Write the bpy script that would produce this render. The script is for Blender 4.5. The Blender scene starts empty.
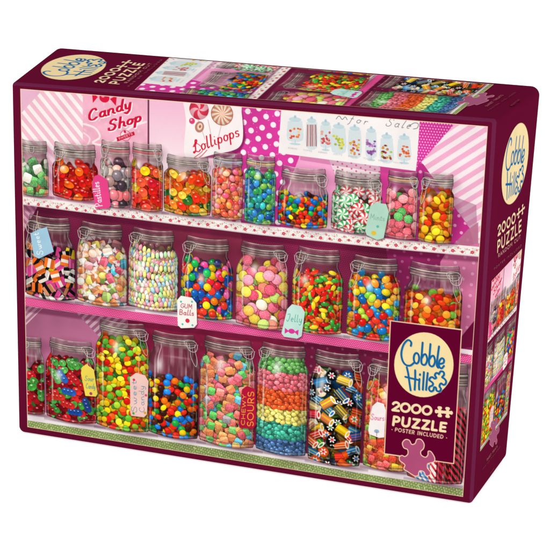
import bpy, bmesh, math
import numpy as np
from mathutils import Vector, Matrix

# =====================================================================
#  A cardboard puzzle box with a printed picture, standing on a white sheet
# =====================================================================
rng = np.random.default_rng(7)
U = rng.uniform
SC = bpy.context.scene
COL = SC.collection

# ---------- real 3D corners of the carton (metres) --------------------
A = (0.00008, 0.01517, 0.26426); B = (0.34489, 0.0157, 0.27353)
C_ = (0.34319, 0.0, 0.0);        D = (0.0, 0.0, 0.0)
E = (-0.02019, 0.12892, 0.25719); F = (0.35344, 0.11539, 0.26804)
G = (0.34966, 0.07551, 0.0);     H = (-0.01604, 0.09034, 0.0)
# corners of the printed picture on the front
PIC3 = [(0.0068, 0.0149, 0.2604), (0.3401, 0.0154, 0.2685), (0.3366, 0.0003, 0.0047), (0.0072, 0.0003, 0.0054)]

def hom(src, dst):
    a = []; b = []
    for (x, y), (u, v) in zip(src, dst):
        a.append([x, y, 1, 0, 0, 0, -u*x, -u*y]); b.append(u)
        a.append([0, 0, 0, x, y, 1, -v*x, -v*y]); b.append(v)
    return np.append(np.linalg.solve(np.array(a, float), np.array(b, float)), 1).reshape(3, 3)

def hx(M, x, y):
    w = M[2, 0]*x+M[2, 1]*y+M[2, 2]
    return (M[0, 0]*x+M[0, 1]*y+M[0, 2])/w, (M[1, 0]*x+M[1, 1]*y+M[1, 2])/w

def rgb(h): return np.array([int(h[i:i+2], 16)/255 for i in (0, 2, 4)])

MAROON = rgb('660534'); CREAM = rgb('f6deb2'); WHITE = np.array([1., 1, 1]); BLACK = np.array([.06, .05, .06])
MAROON2 = rgb('68142e')

# =====================================================================
#  Software painter: lays out the artwork of the print
# =====================================================================
class Painter:
    def __init__(s, w, h, bg):
        s.w, s.h = int(w), int(h)
        s.c = np.empty((s.h, s.w, 3), np.float32); s.c[:] = bg
        s.id = np.zeros((s.h, s.w), np.int16)
        s.m = None
        s.cur = None
    def win(s, x0, y0, x1, y1):
        x0 = max(0, int(x0)-2); y0 = max(0, int(y0)-2); x1 = min(s.w, int(x1)+3); y1 = min(s.h, int(y1)+3)
        if x1 <= x0 or y1 <= y0: return None
        sl = (slice(y0, y1), slice(x0, x1))
        Y, X = np.mgrid[y0:y1, x0:x1].astype(np.float32)
        return sl, X, Y
    def put(s, sl, col, a):
        if s.m is not None: a = a*s.m[sl]
        c = s.c[sl]; a3 = a[..., None]
        c += (col-c)*a3
        if s.cur is not None:
            s.id[sl][a > .5] = s.cur
    def mul(s, sl, f):
        if s.m is not None: f = 1+(f-1)*s.m[sl]
        s.c[sl] *= f[..., None]
    # ---- shapes
    def ell(s, cx, cy, rx, ry, col, a=1, ang=0, soft=1.0):
        r = max(rx, ry)+soft
        w = s.win(cx-r, cy-r, cx+r, cy+r)
        if w is None: return
        sl, X, Y = w; ca, sa = math.cos(ang), math.sin(ang)
        x = ((X-cx)*ca+(Y-cy)*sa)/rx; y = (-(X-cx)*sa+(Y-cy)*ca)/ry
        d = (np.sqrt(x*x+y*y)-1)*min(rx, ry)
        s.put(sl, col, np.clip(.5-d/soft, 0, 1)*a)
    def stroke(s, pts, wd, col, a=1, soft=1.0, closed=False):
        pts = [tuple(p) for p in pts]
        if closed: pts = pts+[pts[0]]
        if len(pts) == 1: pts = pts*2
        xs = [p[0] for p in pts]; ys = [p[1] for p in pts]; r = wd/2+soft
        w = s.win(min(xs)-r, min(ys)-r, max(xs)+r, max(ys)+r)
        if w is None: return
        sl, X, Y = w; d = np.full(X.shape, 1e9, np.float32)
        for (x0, y0), (x1, y1) in zip(pts[:-1], pts[1:]):
            dx, dy = x1-x0, y1-y0; L = dx*dx+dy*dy+1e-9
            t = np.clip(((X-x0)*dx+(Y-y0)*dy)/L, 0, 1)
            d = np.minimum(d, np.hypot(X-x0-t*dx, Y-y0-t*dy))
        s.put(sl, col, np.clip(.5-(d-wd/2)/soft, 0, 1)*a)
    def poly(s, pts, col, a=1, fn=None, soft=1.0):
        xs = [p[0] for p in pts]; ys = [p[1] for p in pts]
        w = s.win(min(xs)-soft, min(ys)-soft, max(xs)+soft, max(ys)+soft)
        if w is None: return
        sl, X, Y = w; ins = np.zeros(X.shape, bool); d = np.full(X.shape, 1e9, np.float32)
        n = len(pts)
        for i in range(n):
            x0, y0 = pts[i]; x1, y1 = pts[(i+1) % n]
            dx, dy = x1-x0, y1-y0; L = dx*dx+dy*dy+1e-9
            t = np.clip(((X-x0)*dx+(Y-y0)*dy)/L, 0, 1)
            d = np.minimum(d, np.hypot(X-x0-t*dx, Y-y0-t*dy))
            cr = (y0 > Y) != (y1 > Y)
            if abs(dy) > 1e-9: ins ^= cr & (X < dx*(Y-y0)/dy+x0)
        d = np.where(ins, -d, d)
        al = np.clip(.5-d/soft, 0, 1)*a
        s.put(sl, fn(X, Y) if fn else col, al)

def smooth(pts, closed=True, k=5):
    out = []; n = len(pts); P = [np.array(p, float) for p in pts]
    rngi = range(n if closed else n-1)
    for i in rngi:
        p0 = P[(i-1) % n] if closed or i > 0 else P[i]; p1 = P[i]; p2 = P[(i+1) % n]
        p3 = P[(i+2) % n] if closed or i+2 < n else p2
        for j in range(k):
            t = j/k
            out.append(tuple(.5*((2*p1)+(-p0+p2)*t+(2*p0-5*p1+4*p2-p3)*t*t+(-p0+3*p1-3*p2+p3)*t**3)))
    if not closed: out.append(tuple(P[-1]))
    return out

# low-frequency value noise, for cloth folds, streaks and mottling
def vnoise(X, Y, sc, seed=0):
    r = np.random.default_rng(seed).random((64, 64)).astype(np.float32)
    x = X/sc; y = Y/sc; xi = np.floor(x).astype(int); yi = np.floor(y).astype(int)
    fx = x-xi; fy = y-yi; fx = fx*fx*(3-2*fx); fy = fy*fy*(3-2*fy)
    g = lambda a, b: r[b % 64, a % 64]
    return (g(xi, yi)*(1-fx)+g(xi+1, yi)*fx)*(1-fy)+(g(xi, yi+1)*(1-fx)+g(xi+1, yi+1)*fx)*fy

# =====================================================================
#  FRONT ARTWORK.  Layout coordinates (lx, ly) go through J to canvas px.
# =====================================================================
PXU = 2.6                                   # canvas px per unit; picture is 1000 x 780 units
CW, CH = int(1000*PXU), int(780*PXU)
QUAD = [(20.4, 88.7), (487.8, 126.3), (463.0, 496.8), (27.5, 426.9)]
HJ = hom(QUAD, [(0, 0), (CW, 0), (CW, CH), (0, CH)])
def J(x, y): return hx(HJ, x, y)
def JJ(pts): return [J(*p) for p in pts]
K = CW/470.                                  # canvas px per layout unit (about 5.5)
P = Painter(CW, CH, rgb('f6d3e2'))

def mixc(a, b, t): return a*(1-t)[..., None]+b*t[..., None] if isinstance(t, np.ndarray) else a*(1-t)+b*t
def stripes(c1, c2, per, ang, duty=.5, off=0):
    ca, sa = math.cos(ang), math.sin(ang)
    def f(X, Y):
        t = ((X*ca+Y*sa)/per+off) % 1
        e = 1.3/per
        m = np.clip((np.abs(t-.5)-(duty/2))/e+.5, 0, 1)
        n = vnoise(X, Y, 90, 3)*.06+.96
        return mixc(c1, c2, m)*n[..., None]
    return f
def dots(c1, c2, per, r, ang=0, amp=1, ox=0, oy=0, seed=1, nz=.14):
    ca, sa = math.cos(ang), math.sin(ang)
    def f(X, Y):
        x = (X-ox)*ca+(Y-oy)*sa; y = -(X-ox)*sa+(Y-oy)*ca
        row = np.floor(y/per); x = x+(row % 2)*per*.5
        dx = (x % per)-per/2; dy = (y % per)-per/2
        m = np.clip(.5-(np.hypot(dx, dy)-r), 0, 1)*amp
        n = vnoise(X, Y, 150, seed)*nz+(1-nz/2)
        return mixc(c1, c2, m)*n[..., None]
    return f
def cloth(c, seed=1, amt=.2, sc=120):
    def f(X, Y):
        n = vnoise(X, Y, sc, seed)*.7+vnoise(X, Y, sc/3, seed+1)*.3
        return c*(1-amt/2+amt*n)[..., None]
    return f

# ---------------- lettering: a small stroke alphabet -------------------
def arc(cx, cy, rx, ry, a0, a1, n=10):
    return [(cx+rx*math.cos(math.radians(a0+(a1-a0)*i/n)), cy+ry*math.sin(math.radians(a0+(a1-a0)*i/n))) for i in range(n+1)]
# glyph: (width, [polylines]) in a box of height 1, y down, baseline at 1
GL = {
 '0': (.86, [arc(.38, .5, .38, .47, 0, 360, 20)]),
 '2': (.66, [arc(.3, .3, .27, .27, 190, 385, 10)+[(.05, .97), (.6, .97)]]),
 'P': (.62, [[(.04, 1), (.04, .03), (.28, .03)]+arc(.28, .3, .26, .27, -90, 90, 8)+[(.04, .57)]]),
 'U': (.78, [[(.04, 0), (.04, .65)]+arc(.35, .65, .31, .33, 180, 0, 8)+[(.66, 0)]]),
 'Z': (.7, [[(.04, .03), (.6, .03), (.04, .97), (.62, .97)]]),
 'L': (.56, [[(.04, 0), (.04, .97), (.46, .97)]]),
 'E': (.58, [[(.5, .03), (.04, .03), (.04, .97), (.5, .97)], [(.04, .5), (.44, .5)]]),
 'O': (.9, [arc(.4, .5, .4, .47, 0, 360, 20)]),
 'S': (.6, [arc(.27, .27, .23, .25, -30, -270, 8)+arc(.27, .74, .24, .24, -90, 150, 8)]),
 'T': (.62, [[(.0, .03), (.56, .03)], [(.28, .03), (.28, 1)]]),
 'R': (.64, [[(.04, 1), (.04, .03), (.28, .03)]+arc(.28, .3, .26, .27, -90, 90, 8)+[(.04, .57)], [(.28, .57), (.54, 1)]]),
 'I': (.22, [[(.06, 0), (.06, 1)]]),
 'N': (.76, [[(.04, 1), (.04, 0), (.62, 1), (.62, 0)]]),
 'C': (.74, [arc(.42, .5, .38, .47, -50, -310, 14)]),
 'D': (.78, [[(.04, .03), (.04, .97), (.25, .97)]+arc(.25, .5, .42, .47, 90, -90, 10)+[(.04, .03)]]),
 'A': (.74, [[(0, 1), (.34, 0), (.68, 1)], [(.14, .68), (.54, .68)]]),
 'M': (.86, [[(.02, 1), (.08, 0), (.4, .7), (.7, 0), (.78, 1)]]),
 'G': (.8, [arc(.42, .5, .38, .47, -50, -350, 14)+[(.5, .55)]]),
 'B': (.62, [[(.04, .03), (.04, .97), (.28, .97)]+arc(.28, .73, .25, .24, 90, -90, 7)+[(.04, .49)], [(.04, .03), (.25, .03)]+arc(.25, .26, .22, .23, -90, 90, 7)]),
 'F': (.52, [[(.5, .03), (.04, .03), (.04, 1)], [(.04, .5), (.42, .5)]]),
 'W': (1., [[(0, 0), (.22, 1), (.44, .2), (.66, 1), (.9, 0)]]),
 'Y': (.66, [[(0, 0), (.3, .5), (.6, 0)], [(.3, .5), (.3, 1)]]),
 ' ': (.35, []), '.': (.3, [[(.1, .5)]]),
 # lower case script (x height .55)
 'a': (.58, [arc(.24, .74, .2, .24, -20, -340, 10), [(.45, .5), (.44, .85), (.56, 1)]]),
 'n': (.6, [[(.02, .55), (.06, 1)], [(.06, .75)]+arc(.26, .68, .18, .18, 180, 360, 6)+[(.44, .9), (.58, 1)]]),
 'd': (.58, [arc(.24, .74, .2, .24, -20, -340, 10), [(.52, .0), (.45, .5), (.44, .85), (.56, 1)]]),
 'y': (.58, [[(.04, .52), (.1, .85)]+arc(.24, .8, .16, .17, 150, 20, 5)+[(.46, .5), (.4, 1.15), (.2, 1.38), (.02, 1.25)]]),
 'h': (.58, [[(.12, 0), (.06, 1)], [(.07, .75)]+arc(.26, .68, .18, .18, 180, 360, 6)+[(.44, .9), (.56, 1)]]),
 'o': (.52, [arc(.24, .74, .21, .24, 0, 360, 12), [(.4, .6), (.54, .58)]]),
 'p': (.58, [[(.08, .5), (.02, 1.4)], arc(.28, .74, .2, .24, -170, 180, 10)]),
 'l': (.3, [[(.14, 0), (.06, .85), (.12, 1), (.28, .92)]]),
 'i': (.28, [[(.1, .55), (.06, .9), (.24, .98)], [(.13, .3)]]),
 's': (.46, [arc(.2, .63, .15, .12, -20, -250, 6)+arc(.2, .87, .17, .13, -80, 150, 6)]),
 't': (.4, [[(.16, .2), (.1, .85), (.2, 1), (.34, .92)], [(0, .5), (.34, .47)]]),
 'e': (.5, [[(.06, .76), (.38, .7)]+arc(.24, .74, .19, .24, -10, -310, 10)]),
 'r': (.42, [[(.04, .52), (.06, 1)], [(.07, .72), (.2, .54), (.38, .58)]]),
 'u': (.56, [[(.04, .52), (.06, .85)]+arc(.22, .82, .16, .17, 160, 20, 5)+[(.42, .52), (.42, .9), (.54, 1)]]),
 'w': (.8, [[(.04, .52), (.1, .85), (.2, 1), (.32, .9), (.38, .55)], [(.38, .7), (.46, 1), (.62, .9), (.68, .52), (.78, .58)]]),
 'c': (.48, [arc(.26, .76, .2, .24, -40, -320, 9)]), 'm': (.8, [[(.02, .55), (.06, 1)], [(.06, .75)]+arc(.2, .68, .13, .17, 180, 360, 5)+[(.33, 1)], [(.34, .75)]+arc(.5, .68, .13, .17, 180, 360, 5)+[(.63, .9), (.76, 1)]]),
 'k': (.52, [[(.12, 0), (.06, 1)], [(.4, .52), (.1, .78), (.44, 1)]]), 'H': (.74, [[(.04, 0), (.04, 1)], [(.62, 0), (.62, 1)], [(.04, .5), (.62, .5)]]),
 'f': (.4, [[(.4, .08), (.26, 0), (.16, .2), (.1, 1.2), (-.05, 1.38)], [(0, .5), (.34, .48)]]),
 'j': (.3, [[(.16, .55), (.12, 1.2), (-.1, 1.38)], [(.18, .3)]]),
}
SCAP = {  # script capitals
 'C': (.8, [smooth([(.62, .2), (.5, .02), (.25, .08), (.06, .45), (.12, .85), (.4, 1), (.68, .85)], False)]),
 'S': (.72, [smooth([(.6, .18), (.45, 0), (.18, .08), (.14, .32), (.42, .5), (.56, .74), (.38, .98), (.06, .92), (.02, .72)], False)]),
 'L': (.74, [smooth([(.1, .45), (.34, .32), (.5, .06), (.36, -.02), (.26, .3), (.2, .8), (.02, .98), (-.05, .86), (.2, .86), (.5, 1), (.72, .88)], False)]),
 'J': (.6, [smooth([(.1, .1), (.5, .02), (.4, .7), (.15, 1.02), (0, .8)], False)]),
 'P': (.68, [[(.16, .02), (.1, 1)], smooth([(0, .2), (.3, -.02), (.62, .14), (.5, .48), (.14, .55)], False)]),
}
def text(pt, s, mapf, h, wd, col, script=False, a=1, shear=0, track=0., nib=0):
    """mapf(x, y) -> canvas point, for x along the line and y down, unit = cap height h"""
    x = 0.
    for ch in s:
        w, ls = (SCAP if script and ch in SCAP else GL).get(ch, GL[' '])
        for l in ls:
            q = [mapf((x+px-shear*(py-1))*h, (py-1)*h) for px, py in l]
            pt.stroke(q, wd if not nib else wd*.62, col, a)
            if nib:
                for k in (1, 2, 3): pt.stroke([(u+nib*k/3, v-nib*.25*k/3) for u, v in q], wd*.62, col, a)
        x += w+.12+track
    return x*h
def textlen(s, script=False, track=0.):
    return sum((SCAP if script and ch in SCAP else GL).get(ch, GL[' '])[0]+.12+track for ch in s)-.12
def fit_text(pt, p0, p1, s, h, wd, col, script=False, shear=0, a=1, track=0., conv=J, nib=0):
    """writes s along the baseline p0-p1 (layout units), cap height h"""
    L = math.hypot(p1[0]-p0[0], p1[1]-p0[1]); ux, uy = (p1[0]-p0[0])/L, (p1[1]-p0[1])/L
    n = textlen(s, script, track)*h; sx = L/n
    f = lambda x, y: conv(p0[0]+ux*x*sx-uy*y, p0[1]+uy*x*sx+ux*y)
    text(pt, s, f, h, wd, col, script, a, shear, track, nib)

# ---------------- jigsaw shapes and logo (traced as outlines) ----------
def zpts(pts, ox, oy, z): return [(ox+x/z, oy+y/z) for x, y in pts]
PIECE = smooth(zpts([(122, 290), (138, 271), (160, 275), (173, 297), (192, 292), (202, 270), (225, 271), (241, 295), (238, 320), (223, 336), (226, 356),
   (248, 368), (262, 356), (264, 336), (280, 338), (299, 370), (296, 392), (272, 400), (260, 406), (260, 428), (276, 448), (272, 466), (252, 470), (240, 448),
   (220, 442), (212, 452), (208, 468), (188, 470), (150, 446), (130, 432), (136, 412), (126, 400), (108, 386), (106, 366), (120, 358), (136, 364), (152, 350), (150, 326), (130, 316)], 380, 390, 5.5))
LOGO = [smooth([(168, 196), (170, 176), (152, 164), (128, 190), (116, 235), (122, 275), (140, 300), (165, 304), (186, 288)], False),
        arc(199, 264, 15, 29, 0, 360, 16),
        smooth([(233, 178), (229, 230), (226, 285), (236, 300), (250, 296), (258, 270), (250, 243), (238, 246), (229, 262)], False),
        smooth([(276, 186), (272, 235), (268, 290), (279, 308), (293, 304), (301, 280), (294, 252), (281, 254), (271, 268)], False),
        smooth([(323, 199), (316, 250), (311, 300), (318, 316)], False),
        smooth([(322, 296), (346, 290), (350, 272), (338, 264), (325, 280), (323, 306), (336, 320), (350, 306)], False),
        smooth([(146, 314), (154, 350), (160, 395), (167, 440)], False), smooth([(192, 330), (192, 380), (189, 437)], False),
        smooth([(138, 366), (170, 374), (212, 384)], False), smooth([(216, 378), (213, 410), (214, 436)], False), [(219, 352), (218, 356)],
        smooth([(240, 340), (237, 390), (234, 437)], False), smooth([(261, 345), (256, 390), (252, 438)], False),
        smooth([(322, 352), (332, 336), (348, 340), (350, 356), (340, 368), (352, 376), (362, 390), (358, 406), (346, 410), (336, 402), (328, 408), (326, 420),
                (334, 432), (326, 446), (310, 442), (306, 426), (296, 424), (292, 440), (278, 446), (268, 434), (272, 420), (286, 414), (290, 402),
                (280, 392), (270, 384), (276, 370), (288, 368), (298, 376), (308, 370), (300, 358), (306, 346), (316, 346), (322, 352)], False, 3)]
def draw_logo(pt, mp, wd, ids=None, grow=0):
    """mp: logo trace coordinate -> canvas"""
    pt.poly([mp(240+163*math.cos(t), 300+178*math.sin(t)) for t in np.linspace(0, 2*math.pi, 48, endpoint=False)], rgb('f9dfa9'), fn=lambda X, Y: rgb('f9dfa9')*(.985+.03*vnoise(X, Y, 60, 2))[..., None])
    for s_ in LOGO: pt.stroke([mp(x+3, y+3) for x, y in s_], wd*.9, rgb('8fb3bb'), .75)
    for s_ in LOGO: pt.stroke([mp(*q) for q in s_], wd, rgb('1667a0'))
def plus_icon(pt, mp, wd, col):
    # two jigsaw crosses joined: boxes with knobs
    for cx in (.33, 1.07):
        pt.stroke([mp(cx, .12), mp(cx, .88)], wd*1.05, col); pt.stroke([mp(cx-.26, .5), mp(cx+.3, .5)], wd*1.15, col)
        for x, y in ((cx, .08), (cx, .92)): pt.stroke([mp(x-.07, y), mp(x+.07, y)], wd*1.1, col)
    pt.stroke([mp(-.02, .5), mp(1.5, .5)], wd*.6, col)
    for x, y in ((0, .5), (1.42, .5)): pt.stroke([mp(x, y-.06), mp(x, y+.06)], wd*1.0, col)

# =============================== ids ===================================
IDS = {0: ('front_picture', None, None)}
def newid(name, label=None, group=None):
    i = len(IDS); IDS[i] = (name, label, group); return i

# =============================== backdrop ===============================
pl = lambda pts, col=None, fn=None, a=1: P.poly(JJ(pts), col, a, fn)
PI4 = math.pi/4
P.cur = newid('printed_backdrop', 'pink papers, posters and cloth hung behind the top row of printed jars')
pl([(18, 80), (492, 80), (492, 262), (18, 205)], fn=cloth(rgb('f6cfe0'), 5, .08))
pl([(18, 80), (83, 80), (83, 200), (18, 200)], fn=stripes(rgb('fcf1f4'), rgb('f4bdd2'), 8.6*K, -PI4*.95, .48, .1))
pl([(18, 80), (40, 80), (40, 93), (18, 117)], fn=cloth(rgb('e8b4d0'), 6, .1))
pl([(18, 150), (60, 150), (60, 210), (18, 210)], fn=cloth(rgb('e7aecb'), 7, .1), a=.5)
# poster: candy shop
pos = newid('printed_poster', 'pink poster with red script lettering about a sweet shop'); P.cur = pos
pl([(83, 88), (147.5, 90), (147.5, 215), (83, 205)], fn=cloth(rgb('f4b3cb'), 8, .12, 60))
for k in range(26):
    x, y = U(84, 146), U(96, 150); P.ell(*J(x, y), U(3, 12), U(2, 6), rgb('fbe2ea'), U(.2, .5), U(0, 3), 6)
P.stroke(smooth(JJ([(84, 124), (95, 128), (100, 137), (93, 143), (110, 144), (130, 128), (146, 122)]), False), 11, rgb('fbe9ef'), .9, 2)
P.stroke(smooth(JJ([(84, 133), (90, 139), (86, 150), (96, 152)]), False), 9, rgb('f9dde8'), .9, 2)
P.ell(*J(104.5, 98), 5.4*K, 4.6*K, rgb('d81f45')); P.poly(JJ([(98, 97), (92, 92), (93, 103)]), rgb('d81f45')); P.poly(JJ([(110, 99), (117, 95), (116, 106)]), rgb('d81f45'))
P.ell(*J(103, 96.5), 1.6*K, 1.2*K, rgb('ff9fb4'), .8, 0, 3)
for dx, c in ((.7, rgb('ffffff')), (0, rgb('d01c46'))):
    fit_text(P, (88+dx, 121.5+dx), (131+dx, 108+dx), 'Candy', 10.5, 12 if not dx else 16, c, True, .3, nib=8)
    fit_text(P, (108+dx, 131.5+dx), (141+dx, 121+dx), 'Shop', 10, 12 if not dx else 16, c, True, .3, nib=8)
P.stroke(arc(*J(125.5, 135.5), 5.4*K, 5.4*K, 0, 360, 20), 2.4, rgb('c61c42')); P.poly(JJ([(116.5, 137.5), (134, 131.5), (135, 135), (117.5, 141.5)]), rgb('c61c42'))
fit_text(P, (119, 139.6), (133, 134.6), 'SWEETS'.replace('W', 'W'), 1.9, 1.6, rgb('ffdfe6'))
P.ell(*J(125, 131.8), 1.3*K, 1.3*K, rgb('c61c42'))
P.cur = 1
pl([(147.6, 90), (149.4, 90), (149.4, 220), (147.6, 220)], rgb('77405c'))
pl([(149.4, 88), (190, 90), (190, 222), (149.4, 220)], fn=lambda X, Y: mixc(rgb('f5bcd8'), rgb('fbe3ee'), np.clip((Y-30)/300, 0, 1)*(.8+.4*vnoise(X, Y, 100, 4)).clip(0, 1)))
# polka dots
pl([(232, 88), (300, 95), (334, 150), (300, 236), (232, 225)], fn=dots(rgb('d6429f'), rgb('fdeaf5'), 14.6*K*.71, 2.75*K, PI4, 1, *J(247.3, 134)))
for k in range(40): P.ell(*J(U(243, 284), U(110, 165)), 2.6, 2.6, rgb('f4a6d6'), .8)
# lollipops sign
sg = newid('printed_poster', 'white sign with two swirled lollipops and red script lettering')
P.poly(JJ([(188, 90), (238, 95), (243, 116), (246, 140), (240, 152), (225, 158), (188, 158)]), rgb('7d2358'), .8, None, 10)
P.cur = sg
P.poly(smooth(JJ([(185.5, 85), (237, 90), (241.5, 112), (243, 135), (240, 146), (231, 151), (215, 154), (186, 158), (186, 120)]), True, 4), WHITE, 1, cloth(rgb('fbf0f5'), 9, .08))
def swirl(x, y, r, c1, c2, n=7):
    cx, cy = J(x, y); r *= K
    sl, X, Y = P.win(cx-r, cy-r, cx+r, cy+r); d = np.hypot(X-cx, Y-cy); t = np.arctan2(Y-cy, X-cx)
    m = np.clip(.5+np.sin(n*t+d/r*4)*3, 0, 1)
    col = mixc(c1, c2, m)*(1.05-.25*(d/r))[..., None]
    P.put(sl, col.clip(0, 1), np.clip(r-d+.5, 0, 1))
for x, y, x2, y2 in ((198, 120, 205, 139), (222, 122, 217, 143), (208, 120, 212, 140)): P.stroke(JJ([(x, y), (x2, y2)]), 6, rgb('ead9dc')); P.stroke(JJ([(x, y), (x2, y2)]), 2, rgb('caa9b2'))
swirl(199, 109.5, 10, rgb('e2425c'), rgb('fbb6c4'), 4); swirl(222, 114, 11, rgb('e59a78'), rgb('fff0e4'), 12)
P.stroke(arc(*J(222, 114), 11*K, 11*K, 0, 360, 24), 4, rgb('b5644a'))
P.ell(*J(192, 121), 3*K, 3*K, rgb('d84a78')); P.ell(*J(191.3, 120), 1*K, 1*K, rgb('fbb'+'bcc'), .9)
P.ell(*J(199.5, 127), 4.6*K, 5.6*K, rgb('b98272'), 1, .3); P.ell(*J(199.8, 126.6), 2.6*K, 3.6*K, rgb('f0d2c4'), 1, .3); P.ell(*J(200, 126.6), 1.1*K, 1.6*K, rgb('b06a50'), 1, .3)
fit_text(P, (194, 153.5), (239.5, 136), 'Lollipops', 12, 6, rgb('cf1e3c'), True, .25, nib=4)
P.stroke(smooth(JJ([(193, 147), (196, 143), (203, 150), (194, 158), (200, 157), (207, 150)]), False), 3.6, rgb('cf1e3c'))
P.cur = 1
# papers below the card
pl([(302, 150), (345, 160), (352, 240), (340, 225), (286, 190)], fn=cloth(rgb('f2a3cd'), 10, .08))
pl([(328, 158), (392, 165), (400, 215), (352, 215)], fn=dots(rgb('f8e3ee'), rgb('d0508f'), 5*K, .9*K, .4, .85))
pl([(380, 150), (425, 160), (425, 245), (380, 240)], fn=cloth(rgb('d9479d'), 11, .1))
pl([(300, 152), (416, 166), (414, 178), (300, 160)], rgb('9c4a77'), a=.35)
cd = newid('printed_poster', 'long white card painted with a row of eight small sweet jars'); P.cur = cd
pl([(282, 95), (424, 100), (415.5, 171), (278.3, 153)], fn=cloth(rgb('f6f1f4'), 12, .07))
fit_text(P, (349, 122), (369, 125), 'for', 7, 2.6, rgb('5a4c54'), True, .3, .9, .3)
fit_text(P, (385, 126), (411, 129), 'Sale', 8, 2.6, rgb('5a4c54'), True, .4, .9, .15)
P.stroke(smooth(JJ([(413, 129), (417, 128), (418, 124), (414, 123), (409, 126)]), False), 2.6, rgb('3a3238'), .9)
P.stroke(smooth(JJ([(336, 119), (339, 116), (342, 119.5), (345, 117), (347, 119.8)]), False), 2.8, rgb('3a3238'), .85)
def minijar(x, yt, yb, w, cols, stand=False, n=20, sticks=False):
    g = rgb('b9d3de'); yn = yb-4 if stand else yb
    P.poly(smooth(JJ([(x-w*.5, yt+5), (x-w*.62, yt+9), (x-w*.62, yn), (x+w*.62, yn+.6), (x+w*.62, yt+9), (x+w*.5, yt+5)]), True, 3), g, .55)
    P.ell(*J(x, yt+3.5), w*.5*K, 2.2*K, g, .85); P.ell(*J(x, yt+.8), 1.2*K, 1.4*K, rgb('9fc3d6'), .9)
    if stand: P.stroke(JJ([(x, yn), (x, yb)]), 5, g); P.ell(*J(x, yb), w*.45*K, 1.1*K, g, .9)
    if sticks:
        for k in range(6): P.stroke(JJ([(x-w*.45+k*w*.18, yt+8), (x-w*.5+k*w*.2, yn-1)]), 5, cols[k % len(cols)], .85)
    else:
        for k in range(n): P.ell(*J(x+U(-.48, .48)*w, yn-1.5-U(0, 1)**1.2*(yn-yt-9)*.75), U(.9, 1.5)*K, U(.8, 1.3)*K, cols[k % len(cols)], .85)
R_ = rgb
minijar(295, 116, 144, 12, [R_('e8743b'), R_('d8452e'), R_('f2c79a')], True, 16)
minijar(311.5, 117, 147, 9, [R_('a33b3b'), R_('c98b8b'), R_('7d2b33')], sticks=True)
minijar(325.5, 120, 150, 8.5, [R_('d05a58'), R_('b8404a'), R_('e89a8a')], True, 22)
minijar(338.5, 123, 151.5, 11, [R_('c4c43e'), R_('e0d85a'), R_('9fae3a')], False, 22)
minijar(354.5, 125, 156, 10, [R_('e07a4a'), R_('d8b838'), R_('b8505a')], False, 24)
minijar(371, 127, 160, 8.5, [R_('9a5aa0'), R_('b97cc0'), R_('7a4a90')], True, 24)
minijar(386.5, 133, 161, 10, [R_('a83a3a'), R_('d88a3a'), R_('7a2a2a'), R_('a8b83a')], False, 22)
minijar(404, 134, 163, 10, [R_('d8502e'), R_('e8743b')], True, 16)
for k, x in enumerate(range(286, 404, 15)): fit_text(P, (x+2, 148.6+(x-286)*.137), (x+11, 149.8+(x-286)*.137), ['BONBONS', 'TOFFEE', 'GUMDROPS', 'MINTS'][k % 4], 1.5, 1.3, rgb('a8a0a6'), a=.7)
P.cur = 1
# right hand cloths
pl([(420.5, 105), (492, 105), (492, 250), (416, 172)], fn=dots(rgb('d23c9c'), rgb('f9c4e4'), 2.6*K, .62*K, 0, .9))
pl([(456, 122), (500, 110), (500, 270), (470, 228), (421, 162)], fn=stripes(rgb('fae9f3'), rgb('f2aecf'), 9.3*K, PI4*1.17, .5, .2))
pl([(453, 196), (476, 205), (478, 262), (470, 262), (445, 220)], rgb('9a5f80'), a=.5)
pl([(418, 163), (423, 164), (470, 229), (478, 262), (400, 250)], fn=dots(rgb('bb3588'), rgb('e9b3d2'), 9*K, 1.5*K, PI4, .85))
pl([(468, 229), (478, 222), (478, 262), (440, 258)], fn=cloth(rgb('bb7794'), 14, .15), a=.9)
# ---- second row
P.cur = newid('printed_backdrop', 'dark plum cloth printed behind the middle row of jars')
pl([(18, 203), (490, 256), (490, 362), (18, 298)], fn=lambda X, Y: dots(rgb('782246'), rgb('a45c7a'), 1.9*K, .42*K, .1, .5, nz=.3)(X, Y)*(1.12-.3*vnoise(X, Y, 260, 8))[..., None])
pl([(18, 204), (38, 206), (22, 235), (18, 235)], fn=stripes(rgb('c99ab0'), rgb('a86a8a'), 6*K, -PI4, .5))
pl([(150, 215), (240, 230), (260, 330), (170, 318)], fn=cloth(rgb('8a3650'), 15, .25), a=.75)
pl([(385, 240), (490, 250), (490, 362), (398, 350)], fn=dots(rgb('84265a'), rgb('b8769a'), 9*K, 1.4*K, .6, .6))
pl([(446, 252), (490, 240), (490, 320), (463, 345), (440, 352), (440, 262)], fn=dots(rgb('c8739b'), rgb('e4a9c4'), 9.5*K, 1.5*K, .5, .75))
pl([(476, 318), (476, 346), (450, 350)], rgb('73123f'))
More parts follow.
